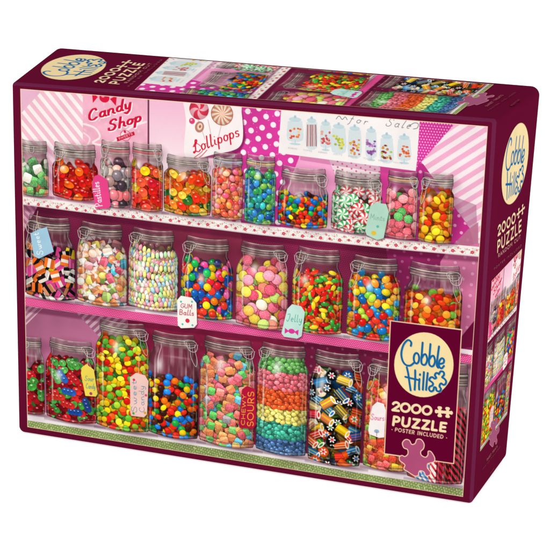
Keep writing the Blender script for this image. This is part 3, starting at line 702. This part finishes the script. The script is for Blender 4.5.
# ---- row two
jar(25.5, 75, 218, 300, 'allsort', 'jar of black, pink and white layered liquorice squares', 9.6, 0.18, 18, .82, shoulder=.14, clip=-1)
jar(77, 127, 224.5, 306, 'wrap', 'jar of pastel sweets in clear twisted wrappers', 9.6, 0.03, 17, .82, shoulder=.14, clip=-1)
jar(128, 178.5, 230.5, 310.5, 'neck', 'jar packed with strings of pastel candy beads', 6.2, 0.001, 15, .82, shoulder=.14, clip=-1)
jar(181, 233, 239, 319.5, 'gumball', 'jar of glossy multicoloured gumballs', 7.4, .08, 16, .82, shoulder=.14, clip=-1)
jar(236, 288, 244.5, 329, 'drop', 'jar of large sugared gumdrops in pink, yellow and cream', 11, 0.02, 15, .84, shoulder=.12, clip=1)
jar(292, 343, 249.5, 334, 'jelly', 'jar of red, green and yellow jelly tubes with a pale tag', 6.4, 0.08, 16, .82, shoulder=.14, clip=-1)
jar(347.5, 400, 258, 340.5, 'bright', 'jar of bright jelly beans left of the maroon panel', 7.6, 0.01, 16, .84, shoulder=.12, clip=-1)
jar(403.5, 461.5, 265, 351, 'orgum', 'wide jar of orange and green fruit sweets above the maroon panel', 7.4, 0.12, 17, .86, shoulder=.1, clip=1)
# ---- row three
jar(14, 44.5, 337, 413.5, 'darkred', 'cut-off jar of dark red and green gummies at the left end of the bottom shelf', 9.5, 0.2, 14, .84, shoulder=.1)
def fill_frogs(cx, w, y0, y1, s):
    fill('darkred', cx, w, y0, y1, s*.8)
    for k, (u, v, a_, c) in enumerate([(-.35, .32, .9, '2a5aa8'), (-.62, .34, 1, '4f9a48'), (.08, .1, .5, '4f9a48'), (-.1, .55, .1, '2a5aa8'), (.15, .86, 0, '1f4a98'), (.62, .72, 1.2, '2a4a98'), (-.55, .66, 0, 'c8342a'), (.55, .45, .2, 'b8241f'), (.1, .32, .7, 'b8242a'), (-.15, .76, .2, 'c02a28')]):
        for j in (-1, 0, 1): shade(P, cx+u*w+j*s*.42*math.cos(a_), y0+v*(y1-y0)+j*s*.42*math.sin(a_), s*.42, s*.38, a_, R_(c), 'gummy')
jar(46, 97, 341, 422.5, 'darkred', 'jar of red and blue gummy sweets with a yellow tag', 10, 0.04, 15, .82, shoulder=.12, clip=1, extra=fill_frogs)
jar(96, 149.5, 323, 431, 'skit', 'tall jar filled with yellow, orange, red and green discs', 7, 0.001, 16, .84, shoulder=.08, clip=1)
jar(148.5, 198.5, 334, 438, 'mm', 'tall half-filled jar of multicoloured chocolate buttons', 6.8, 0.3, 16, .84, shoulder=.1, clip=1)
jar(199.5, 255, 339.5, 447, 'cube', 'tall jar of sugared gummy cubes with a dark red tag', 8.8, 0.001, 17, .84, shoulder=.08, clip=1)
def fill_rainbow(cx, w, y0, y1, s):
    ys = [J(282, y)[1] for y in (356, 369, 386, 405, 419.5, 436, 449)]
    fill_layers(cx, w, ys[:6], [R_('64a858'), R_('f6707e'), R_('f4582a'), R_('f8e070'), R_('40a88e'), R_('4a70a4')], y1, s)
jar(256.5, 307.5, 345.5, 455, 'rainbow', 'tall jar of jelly beans layered green, pink, orange, yellow, teal and blue', 5.4, .0, 15, .86, shoulder=.06, clip=-1, extra=fill_rainbow)
jar(309, 362, 353, 465.5, 'rope', 'tall jar of striped rock and patterned round sweets', 10.2, 0.02, 16, .84, shoulder=.1, clip=1)
jar(409, 466, 362, 483.5, 'stick', 'jar of striped candy sticks mostly behind the maroon panel', 6, .2, 30, .96, shoulder=.05, clip=0,
    extra=lambda cx, w, y0, y1, s: [(P.stroke([(x, y0+U(-30, 10)), (x+U(-8, 8), y1+8)], 34, R_(a_), 1), [P.stroke([(x-17, yy-22+U(-3, 3)), (x+17, yy+22+U(-3, 3))], U(9, 15), R_(b_), .92) for yy in np.arange(y0, y1+20, 41)], P.stroke([(x-8, y0), (x-6, y1)], 4, WHITE, .3, 4)) for x, a_, b_ in
      [(J(xx, 440)[0], a_, b_) for xx, a_, b_ in ((413, 'd84a3a', 'b01c24'), (420, 'e9d9d4', '2a6ac0'), (427, '4a8ac8', 'e8e0e0'), (434, 'e8e0e0', 'c02a34'), (441, 'b8243a', '5a1824'), (448, '3a1418', 'a82a2a'), (454.5, 'd83048', '2a1814'), (461.5, 'e0304a', '30201c'), (467, 'd8324a', '241412'))]])
jar(364.5, 411, 361.5, 471, 'square', 'tall jar of orange and red fruit chews with a white tag', 7.2, 0.05, 16, .84, shoulder=.1, clip=-1)

# ---- tags
tag([(94.5, 176), (99, 174.5), (107.5, 180), (110.8, 205), (108.5, 208.5), (95.5, 208.5), (91.8, 184)], 'bright pink tag with white script on the jar of grey balls',
    lambda: fit_text(P, (102.5, 206), (98.8, 181.5), 'Pastilles', 7, 4.2, rgb('fff0f5'), True), 'e64a8c', string=[(106, 158), (102, 166), (100, 178)])
tag([(38, 229.5), (47, 226.8), (54, 251.5), (39, 258.5), (34, 256), (30.5, 233.5)], 'pale blue tag on the jar of liquorice squares',
    lambda: fit_text(P, (43.5, 254), (38.5, 232), 'Sweet', 6, 3.6, rgb('eef6fb'), True), '9fc6e0', string=[(38, 211), (37, 220), (40, 231)])
tag([(177, 300), (181, 295.5), (192, 297.5), (196.5, 303), (197, 324), (194, 327.5), (181, 328), (177.8, 325)], 'white tag with red lettering on the jar of gumballs',
    lambda: (fit_text(P, (180.5, 307.5), (192, 308.7), 'GUM', 4.4, 3.4, rgb('b83a52')), fit_text(P, (179.5, 314.5), (194, 315.5), 'Balls', 5.4, 4, rgb('c0354f')), P.ell(*J(187.5, 320.5), 2.3*K, 2.3*K, rgb('d8344a')),
             [P.ell(*J(x, y), 1.1*K, 1.1*K, rgb('58c0b0')) for x, y in ((182.5, 324), (192.5, 325), (181, 301.5), (192, 301.5))]), 'f6f1ee', string=[(191, 246), (188, 262), (184.5, 280), (186, 299)])
tag([(287, 309), (292, 304), (301, 306), (304.8, 312), (301.5, 336), (297, 338.5), (284, 336.5), (281.3, 333)], 'mint tag with a pink sweet drawn on it on the jar of jelly tubes',
    lambda: (fit_text(P, (286.5, 321), (302, 322.5), 'Jelly', 7.5, 2.6, rgb('2f9a86'), True), P.ell(*J(291.5, 331), 3.3*K, 2.6*K, rgb('d8409a')), P.poly(JJ([(289, 331), (284.8, 327.5), (284.5, 333.5)]), rgb('d8409a')), P.poly(JJ([(294, 331.5), (298.5, 329.5), (298, 335.5)]), rgb('d8409a'))), 'bfe3dc', string=[(301, 250), (297, 266), (294.5, 285), (294, 306)])
tag([(370, 206), (376, 202.5), (386, 204), (388.6, 212), (383.5, 238), (377, 239.8), (366.5, 235), (365, 231)], 'mint green tag in front of the jar of striped mints',
    lambda: (fit_text(P, (370, 219), (384.5, 221), 'Mints', 5.5, 2.8, rgb('7fae9a'), True), P.ell(*J(373.5, 233), 2.6*K, 2.2*K, rgb('e0c04a')), P.ell(*J(377.5, 226.5), 1.3*K, 1.3*K, rgb('5ab8a8'))), 'b4dccb', string=[(381, 183), (381, 192), (379, 205)])
tag([(82, 367), (86.5, 363.8), (94, 369.5), (97.6, 393.5), (96, 396.3), (85.5, 395.5), (81, 373)], 'yellow tag on the jar of red and blue gummies',
    lambda: (fit_text(P, (85, 380.5), (94, 381), 'Sour', 5, 2.6, rgb('3a8a9a'), True), fit_text(P, (86, 388), (95.5, 388.6), 'Candy', 5, 2.6, rgb('3a8a9a'), True), P.ell(*J(91, 393.3), 1.7*K, 1.7*K, rgb('a84a6a'))), 'efd65a', string=[(88, 352), (87, 358), (88.5, 367)])
tag([(130, 377), (136, 372.5), (145, 375), (148.6, 381), (147, 414), (144, 417), (131.3, 415.5), (130.4, 412)], 'pale pink tag with blue script on the jar of bright discs',
    lambda: (fit_text(P, (137, 412), (136.5, 380), 'Sweet', 5.6, 3, rgb('5a8fae'), True), fit_text(P, (144.5, 412), (144, 385), 'Candy', 5.2, 3, rgb('5a8fae'), True), [P.ell(*J(x, y), 1.4*K, 1.4*K, rgb(c)) for x, y, c in ((134, 379.5, 'd8404a'), (133.5, 413, '58a850'), (146, 395, 'd85a7a'), (145, 412.5, 'e0a030'))]), 'f3c8c2', string=[(139, 352), (139, 362), (138.5, 375)])
tag([(242, 389), (247, 385.5), (255.5, 389), (256, 424), (253, 428.4), (239.5, 427.5), (238.5, 424)], 'dark red tag with yellow lettering on the jar of gummy cubes',
    lambda: (fit_text(P, (244.6, 425), (246, 394), 'CHEWY', 3.6, 3, rgb('e8b84a')), fit_text(P, (253.3, 426), (254, 391), 'SOURS', 6.2, 4.6, rgb('f0a83a'))), 'b01c40', string=[(250, 362), (249.5, 375), (249, 389)])
tag([(372, 406), (377, 401.5), (383.5, 403.5), (385.6, 410), (384, 437), (379, 437.5), (369.3, 434), (368, 430)], 'white tag with pink script beside the maroon panel',
    lambda: (fit_text(P, (370.6, 419.5), (384, 420.5), 'Sours', 6, 2.8, rgb('e0487a'), True), P.ell(*J(376.5, 431), 2.6*K, 2*K, rgb('8fb4cc')), P.stroke(JJ([(376.5, 431), (376.5, 435.6)]), 3, rgb('b06a80'))), 'f6eef2', string=[(379, 373), (378.5, 386), (377, 403)])

# ================= the maroon panel with logo and lettering ============
P.m = None
P.cur = newid('badge_panel', 'maroon panel with a thin cream border in the lower right of the picture')
bd = [(390.3, 320.6), (461.4, 329.6), (453.4, 463.2), (384.2, 453.4)]
P.poly(JJ([(x+.5*dx, y+.6*dy) for (x, y), (dx, dy) in zip(bd, ((-1, -1), (1, -1), (1, 1), (-1, 1)))]), rgb('f4cfae'))
P.poly(JJ([(x-.45*dx, y-.45*dy) for (x, y), (dx, dy) in zip(bd, ((-1, -1), (1, -1), (1, 1), (-1, 1)))]), MAROON)
P.cur = newid('logo', 'cream disc with blue handwritten lettering and a small jigsaw outline')
draw_logo(P, lambda x, y: J(380+x/5.5, 310+y/5.5), 10.6)
P.cur = newid('lettering', 'cream number and word above a smaller line of capitals')
cz = lambda pts: zpts(pts, 380, 390, 5.5)
fit_text(P, (391.8, 410), (431.5, 415), '2000', 8.6, 13.5, CREAM)
plus_icon(P, lambda x, y: J(436+x*10.6, 406.4+y*9.4+x*1.0), 15, CREAM)
fit_text(P, (392.6, 424.6), (446.7, 431.6), 'PUZZLE', 8.6, 14, CREAM, track=.1)
fit_text(P, (394.8, 430.9), (443.4, 438.4), 'POSTER INCLUDED', 3.5, 4.2, rgb('e6c2a6'), track=.12)
for x, y in ((391.8, 429.3), (446.3, 437.6)): P.ell(*J(x, y), 2.6, 2.6, rgb('e6c2a6'))
P.cur = newid('jigsaw_piece', 'dusty pink jigsaw piece with a cream outline over the panel bottom')
q = JJ(PIECE); P.poly(q, rgb('b15680'), 1, cloth(rgb('b0557e'), 33, .05)); P.stroke(q, 5.2, rgb('f2cdb4'), 1, 1, True)
# thin cream border round the whole picture
P.cur = newid('picture_border', 'thin cream line around the whole front picture')
e = 4.2
for a0, a1 in (((0, 0), (CW, 0)), ((CW, 0), (CW, CH)), ((CW, CH), (0, CH)), ((0, CH), (0, 0))): P.stroke([a0, a1], e*2, rgb('f3cfb0'))
P.cur = None
# printing curve: a little more contrast, warmer darks; fine print grain
P.c = P.c.clip(0, 1); P.c = P.c+.10*(P.c*P.c*(3-2*P.c)-P.c)*2; P.c[..., 0] *= 1.01; P.c[..., 2] *= .975
P.c *= (1+rng.normal(0, .018, P.c.shape[:2])[..., None]); P.c = P.c.clip(0, 1)

# =====================================================================
#  Meshes from artwork
# =====================================================================
def lin(c): return np.where(c <= .04045, c/12.92, ((c+.055)/1.055)**2.4)

INK = .82          # the brightest printed paper reflects about three quarters of the light
def mat_print():
    m = bpy.data.materials.new('printed_paper'); m.use_nodes = True; nt = m.node_tree; b = nt.nodes['Principled BSDF']
    at = nt.nodes.new('ShaderNodeAttribute'); at.attribute_name = 'ink'
    nt.links.new(at.outputs['Color'], b.inputs['Base Color'])
    b.inputs['Roughness'].default_value = .38; b.inputs['Specular IOR Level'].default_value = 0
    paper_bump(nt, b)
    return m
def paper_bump(nt, b, st=.05):
    tc = nt.nodes.new('ShaderNodeTexCoord'); n = nt.nodes.new('ShaderNodeTexNoise'); n.inputs['Scale'].default_value = 900; n.inputs['Detail'].default_value = 2
    bp = nt.nodes.new('ShaderNodeBump'); bp.inputs['Strength'].default_value = st; bp.inputs['Distance'].default_value = .0002
    nt.links.new(tc.outputs['Object'], n.inputs['Vector']); nt.links.new(n.outputs['Fac'], bp.inputs['Height']); nt.links.new(bp.outputs['Normal'], b.inputs['Normal'])
MP = mat_print()

def plane_grid(corn, nx, ny, off):
    """projective grid between four coplanar 3D corners TL TR BR BL, lifted by off along the outward normal"""
    c = [np.array(p, float) for p in corn]
    ex = c[1]-c[0]; n = np.cross(c[3]-c[0], ex); n /= np.linalg.norm(n); ex /= np.linalg.norm(ex); ey = np.cross(n, ex)
    p2 = [((p-c[0])@ex, (p-c[0])@ey) for p in c]
    M = hom([(0, 0), (1, 0), (1, 1), (0, 1)], p2)
    u, v = np.meshgrid(np.linspace(0, 1, nx), np.linspace(0, 1, ny))
    x, y = hx(M, u, v)
    return c[0]+x[..., None]*ex+y[..., None]*ey+n*off

def emit(name, pos, colr, cellmask, parent, label=None, group=None):
    ny, nx = colr.shape[:2]
    cy, cx = np.nonzero(cellmask)
    if len(cy) == 0: return None
    a = cy*nx+cx; quads = np.stack([a, a+nx, a+nx+1, a+1], 1)
    used, inv = np.unique(quads.ravel(), return_inverse=True)
    me = bpy.data.meshes.new(name); nq = len(quads)
    me.vertices.add(len(used)); me.vertices.foreach_set('co', pos.reshape(-1, 3)[used].astype(np.float32).ravel())
    me.loops.add(nq*4); me.loops.foreach_set('vertex_index', inv.astype(np.int32).ravel())
    me.polygons.add(nq); me.polygons.foreach_set('loop_start', np.arange(0, nq*4, 4, dtype=np.int32))
    try: me.polygons.foreach_set('loop_total', np.full(nq, 4, np.int32))
    except Exception: pass
    at = me.attributes.new('ink', 'FLOAT_COLOR', 'POINT')
    cc = np.ones((len(used), 4), np.float32); cc[:, :3] = lin(colr.reshape(-1, 3)[used])*INK; at.data.foreach_set('color', cc.ravel())
    me.update(calc_edges=True); me.validate()
    me.materials.append(MP)
    o = bpy.data.objects.new(name, me); COL.objects.link(o); o.parent = parent
    if label: o['label'] = label
    if group: o['group'] = group
    return o

def down2(a): 
    h, w = a.shape[0]//2*2, a.shape[1]//2*2; a = a[:h, :w]
    return (a[0::2, 0::2]+a[1::2, 0::2]+a[0::2, 1::2]+a[1::2, 1::2])/4

box = bpy.data.objects.new('puzzle_box', None); COL.objects.link(box); box.location = (0, 0, 0); box.empty_display_size = .05
box['label'] = 'maroon cardboard jigsaw puzzle box printed with shelves of sweet jars'; box['category'] = 'puzzle box'

col = down2(P.c); idm = P.id[0:col.shape[0]*2:2, 0:col.shape[1]*2:2]
ny, nx = col.shape[:2]
pos = plane_grid(PIC3, nx, ny, .00015)
cell = idm[:-1, :-1]
order = sorted(IDS)
front = emit('front_picture', pos, col, (cell == 0) | np.isin(cell, [i for i in IDS if IDS[i][0] == 'picture_border']), box,)
if front is None: raise RuntimeError
for i in order[1:]:
    nm, lb, gp = IDS[i]
    if nm == 'picture_border': continue
    if (cell == i).sum() < 30: continue
    emit(nm, pos, col, cell == i, front, lb, gp)

# =====================================================================
#  TOP AND SIDE STRIPS
# =====================================================================
def strip(corn3, cornL, wmm, hmm, picq, logo, crop, names, texts, piece, fine, res, k0):
    """corn3/cornL: corners TL TR BR BL of the face (reading upright); picq: picture corners; logo: (cx, cy, rx, ry) in layout through conv"""
    S = Painter(wmm*res*2, hmm*res*2, MAROON2); W_, H_ = S.w, S.h
    M = hom(cornL, [(0, 0), (W_, 0), (W_, H_), (0, H_)]); cv = lambda x, y: hx(M, x, y)
    ids = {}
    def nid(nm, lb=None): ids[len(ids)+1] = (nm, lb); return len(ids)
    # picture: a crop of the front artwork
    S.cur = nid('%s_picture' % names, 'crop of the sweet jar picture printed on the %s of the box' % names)
    q = [cv(*p) for p in picq]
    Mi = hom(q, [J(*p) for p in crop])
    def samp(X, Y):
        u, v = hx(Mi, X, Y)
        out = 0
        for du, dv in ((-1.5, -1.5), (1.5, -1.5), (-1.5, 1.5), (1.5, 1.5)):
            iu = np.clip(u+du, 0, CW-1).astype(int); iv = np.clip(v+dv, 0, CH-1).astype(int); out = out+P.c[iv, iu]
        return out/4
    S.poly(q, WHITE, 1, samp); S.stroke(q, 2.6*k0, rgb('e8c8b0'), 1, 1, True)
    S.cur = nid('logo', 'cream disc with blue lettering on the %s of the box' % names)
    lc, lu, lv = logo; draw_logo(S, lambda x, y: cv(lc[0]+(x-240)/163*lu[0]+(y-300)/178*lv[0], lc[1]+(x-240)/163*lu[1]+(y-300)/178*lv[1]), 9*k0)
    S.cur = nid('lettering', 'cream lettering below the logo on the %s of the box' % names)
    for ti, (p0, p1, s_, up, wd, c_) in enumerate(texts):
        if ti == 4: letid = S.cur; S.cur = nid('small_print', 'tiny pale lettering at the far end of the %s of the box' % names)
        n_ = textlen(s_, False, .1); ux, uy = (p1[0]-p0[0])/n_, (p1[1]-p0[1])/n_
        text(S, s_, lambda x, y: cv(p0[0]+ux*x-up[0]*y, p0[1]+uy*x-up[1]*y), 1., wd*k0, rgb(c_), track=.1)
    S.cur = letid; p0, p1, up, wd = fine
    plus_icon(S, lambda x, y: cv(p0[0]+x/1.4*(p1[0]-p0[0])+up[0]*(1-y), p0[1]+x/1.4*(p1[1]-p0[1])+up[1]*(1-y)), wd*k0, CREAM)
    S.cur = nid('jigsaw_piece', 'dusty pink jigsaw piece on the corner of the %s picture' % names)
    pc, pu, pv = piece; q2 = [cv(pc[0]+(x-417)/36*pu[0]+(y-457)/37*pv[0], pc[1]+(x-417)/36*pu[1]+(y-457)/37*pv[1]) for x, y in PIECE]
    S.poly(q2, rgb('a8587a')); S.stroke(q2, 2.6*k0, rgb('d9a0a8'), 1, 1, True)
    S.cur = None
    S.c *= (1+rng.normal(0, .012, S.c.shape[:2])[..., None]); S.c = S.c.clip(0, 1)
    c2 = down2(S.c); im = S.id[0:c2.shape[0]*2:2, 0:c2.shape[1]*2:2]; ps_ = plane_grid(corn3, c2.shape[1], c2.shape[0], .00015)
    # grow each mark by a cell so its soft edge is kept
    g = im.copy()
    for _ in range(2):
        for ax, d_ in ((0, 1), (0, -1), (1, 1), (1, -1)):
            r = np.roll(g, d_, ax); g = np.where(g == 0, r, g)
    cell = g[:-1, :-1]
    for i, (nm, lb) in ids.items(): emit(nm, ps_, c2, cell == i, box, lb)
    return cv, W_, H_

# side: TL=B TR=F BR=G BL=C ; units of text are fractions of the strip width
LB, LF, LG, LC, LA_, LE = (495.5, 119.5), (541.3, 86), (506.4, 458.7), (472, 504.5), (11.5, 82.3), (53, 46.6)
SIDE_T = [((497.6, 235.8), (515.8, 221.2), '2000', (.2, -9.6), 10, 'f6deb2'), ((497.2, 252.2), (521.6, 230), 'PUZZLE', (.3, -11), 10, 'f6deb2'),
          ((498, 257.6), (520.5, 238), 'RANDOM CUT', (0, -3.4), 3.4, 'c99a92'), ((493.8, 270), (521.6, 245.8), 'POSTER INCLUDED', (0, -2), 1.6, 'a0606c'),
          ((486.5, 461), (497.4, 446.6), 'SWEET TREATS', (0, -2.2), 2, 'b98088'), ((482, 470), (500, 446.8), 'POSTER INCLUDED', (0, -1.2), 1.3, '94525e'), ((489.7, 474), (494, 468.5), 'POSTER', (0, -1.2), 1.3, '94525e')]
strip([B, F, G, C_], [LB, LF, LG, LC], 90, 272, [(491.6, 281), (521.6, 249), (506.8, 414), (480, 451)], ((514.9, 163.7), (13.1, -9.6), (-3, 39.6)),
      [(98, 98), (226, 109), (218, 453), (98, 435)], 'side', SIDE_T, ((494, 432), (10.5, -7.7), (-2.2, 28)), ((516.6, 219.6), (523.8, 212.6), (.3, -9.6), 8), 3.6, 1.0)
TOP_T = [((102.6, 83), (122.4, 68.2), '2000', (-8.6, -.7), 10, 'f6deb2'), ((118.4, 84.4), (145.4, 63.2), 'PUZZLE', (-9.4, -.8), 10, 'f6deb2'),
         ((127, 83.4), (152.6, 63.4), 'RANDOM CUT', (-3, -.2), 2.6, 'c99a92'), ((129, 86.8), (163, 59.4), 'POSTER INCLUDED', (-1.8, -.1), 1.6, 'a0606c'),
         ((487, 106.6), (503.4, 95.2), 'SWEET TREATS', (-2.6, -.2), 2, 'b98088'), ((488.6, 110.7), (516, 92.4), 'POSTER INCLUDED', (-1.6, -.1), 1.3, '94525e'), ((511.5, 106), (519.5, 99.5), 'POSTER', (-1.6, -.1), 1.3, '94525e')]
strip([A, E, F, B], [LA_, LE, LF, LB], 108, 346, [(135, 90), (169.5, 58), (493, 84.7), (455.5, 114.4)], ((73.5, 67.5), (14.4, -12.4), (29.1, 2.25)),
      [(262, 111), (352, 119), (350, 476), (256, 460)], 'top', TOP_T, ((475, 99.5), (18, -13.5), (26, 2)), ((124.4, 68.6), (134, 61.4), (-9.6, -.8), 8), 3.2, 1.0)

# =====================================================================
#  THE CARTON BODY
# =====================================================================
def carton():
    Fq = [np.array(p) for p in (A, B, C_, D)]; Bq = [np.array(p) for p in (E, F, G, H)]
    rf = [.0028, .0026, .0030, .0042]; rb = [.0085, .0065, .0050, .0050]        # corner radii, front and back
    def ring(t, inset):
        Q = [a*(1-t)+b*t for a, b in zip(Fq, Bq)]; out = []
        cs = []
        for k in range(4):                                                     # inset the quad
            p, a, b = Q[k], Q[k-1], Q[(k+1) % 4]; u = (a-p)/np.linalg.norm(a-p); v = (b-p)/np.linalg.norm(b-p)
            cs.append(p+(u+v)*inset)
        for k in range(4):
            r = max((rf[k]*(1-t)+rb[k]*t)-inset*.6, .0006)
            p, a, b = cs[k], cs[k-1], cs[(k+1) % 4]; u = (a-p)/np.linalg.norm(a-p); v = (b-p)/np.linalg.norm(b-p)
            for q_ in range(9):
                s_ = q_/8*math.pi/2; out.append(p+u*r*(1-math.sin(s_))+v*r*(1-math.cos(s_)))
        return out
    bm = bmesh.new(); rings = []
    def add(t, i_): rings.append([bm.verts.new(p) for p in ring(t, i_)])
    bf, bb, dep = .0027, .003, .105
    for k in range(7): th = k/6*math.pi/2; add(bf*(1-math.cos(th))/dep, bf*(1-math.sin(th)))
    for k in range(1, 8): add(bf/dep+(1-(bf+bb)/dep)*k/8, 0)
    for k in range(7): th = k/6*math.pi/2; add(1-bb*(1-math.sin(th))/dep, bb*(1-math.cos(th)))
    n = len(rings[0])
    for r0, r1 in zip(rings[:-1], rings[1:]):
        for i_ in range(n): bm.faces.new((r0[i_], r0[(i_+1) % n], r1[(i_+1) % n], r1[i_])).smooth = True
    bm.faces.new(rings[0][::-1]); bm.faces.new(rings[-1]); bm.faces.ensure_lookup_table()
    bmesh.ops.recalc_face_normals(bm, faces=bm.faces); bm.normal_update()
    for f_ in bm.faces[:n*6]:                                                 # edge highlight painted as lighter colour along the top and right edge
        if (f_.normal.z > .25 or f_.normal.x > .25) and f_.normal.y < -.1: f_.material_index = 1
    me = bpy.data.meshes.new('carton'); bm.to_mesh(me); bm.free()
    o = bpy.data.objects.new('carton', me); COL.objects.link(o); o.parent = box
    wn = o.modifiers.new('even_normals', 'WEIGHTED_NORMAL'); wn.keep_sharp = False; wn.weight = 90
    me.materials.append(card('maroon_card', lin(MAROON*.35+MAROON2*.65)*INK, .34)); me.materials.append(card('edge_highlight', lin(rgb('702448'))*INK, .3))
def card(name, c, ro):
    m = bpy.data.materials.new(name); m.use_nodes = True; nt = m.node_tree; b = nt.nodes['Principled BSDF']
    n = nt.nodes.new('ShaderNodeTexNoise'); n.inputs['Scale'].default_value = 14; n.inputs['Detail'].default_value = 5
    r = nt.nodes.new('ShaderNodeValToRGB'); r.color_ramp.elements[0].position = .3; r.color_ramp.elements[1].position = .7
    r.color_ramp.elements[0].color = (*(c*.92), 1); r.color_ramp.elements[1].color = (*(c*1.06), 1)
    tc = nt.nodes.new('ShaderNodeTexCoord'); nt.links.new(tc.outputs['Object'], n.inputs['Vector']); nt.links.new(n.outputs['Fac'], r.inputs['Fac']); nt.links.new(r.outputs['Color'], b.inputs['Base Color'])
    b.inputs['Roughness'].default_value = ro; b.inputs['Specular IOR Level'].default_value = 0
    paper_bump(nt, b)
    return m
carton()

# =====================================================================
#  SETTING: white ground sheet with added glow, white studio surround
# =====================================================================
bm = bmesh.new()
vs = [bm.verts.new(p) for p in ((-8, -8, -.0006), (8, -8, -.0006), (8, 8, -.0006), (-8, 8, -.0006))]; bm.faces.new(vs)
me = bpy.data.meshes.new('ground'); bm.to_mesh(me); bm.free()
g = bpy.data.objects.new('ground', me); COL.objects.link(g); g['kind'] = 'structure'
m = bpy.data.materials.new('white_ground_glow'); m.use_nodes = True; b = m.node_tree.nodes['Principled BSDF']
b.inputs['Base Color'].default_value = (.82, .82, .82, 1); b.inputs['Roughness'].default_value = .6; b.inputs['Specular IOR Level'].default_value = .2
b.inputs['Emission Color'].default_value = (1, 1, 1, 1); b.inputs['Emission Strength'].default_value = .62  # glow added to wash out the shade around the box
me.materials.append(m)

w = bpy.data.worlds.new('World'); SC.world = w; w.use_nodes = True
w.node_tree.nodes['Background'].inputs[0].default_value = (1, 1, 1, 1); w.node_tree.nodes['Background'].inputs[1].default_value = 1.0

def area(name, loc, target, size, power):
    l = bpy.data.lights.new(name, 'AREA'); l.shape = 'RECTANGLE'; l.size, l.size_y = size; l.energy = power
    o = bpy.data.objects.new(name, l); COL.objects.link(o); o.location = loc
    o.rotation_euler = (Vector(target)-Vector(loc)).to_track_quat('-Z', 'Y').to_euler(); return o
area('softbox', (.2, -1.6, 2.4), (.17, .0, .15), (1.2, .5), 2)

# camera ------------------------------------------------------------------
cam = bpy.data.cameras.new('camera'); co = bpy.data.objects.new('camera', cam); COL.objects.link(co)
R = Matrix(((0.94593, -0.12299, 0.300151), (0.32437, 0.355769, -0.876477), (0.001013, 0.926446, 0.376427)))
co.matrix_world = Matrix.Translation((0.63973, -1.28547, 0.7037)) @ R.to_4x4()
cam.sensor_width = 36; cam.lens = 36*2148.764/550; cam.clip_start = .05; cam.clip_end = 100
SC.camera = co
SC.view_settings.view_transform = 'Standard'; SC.view_settings.look = 'None'; SC.view_settings.exposure = 0; SC.view_settings.gamma = 1
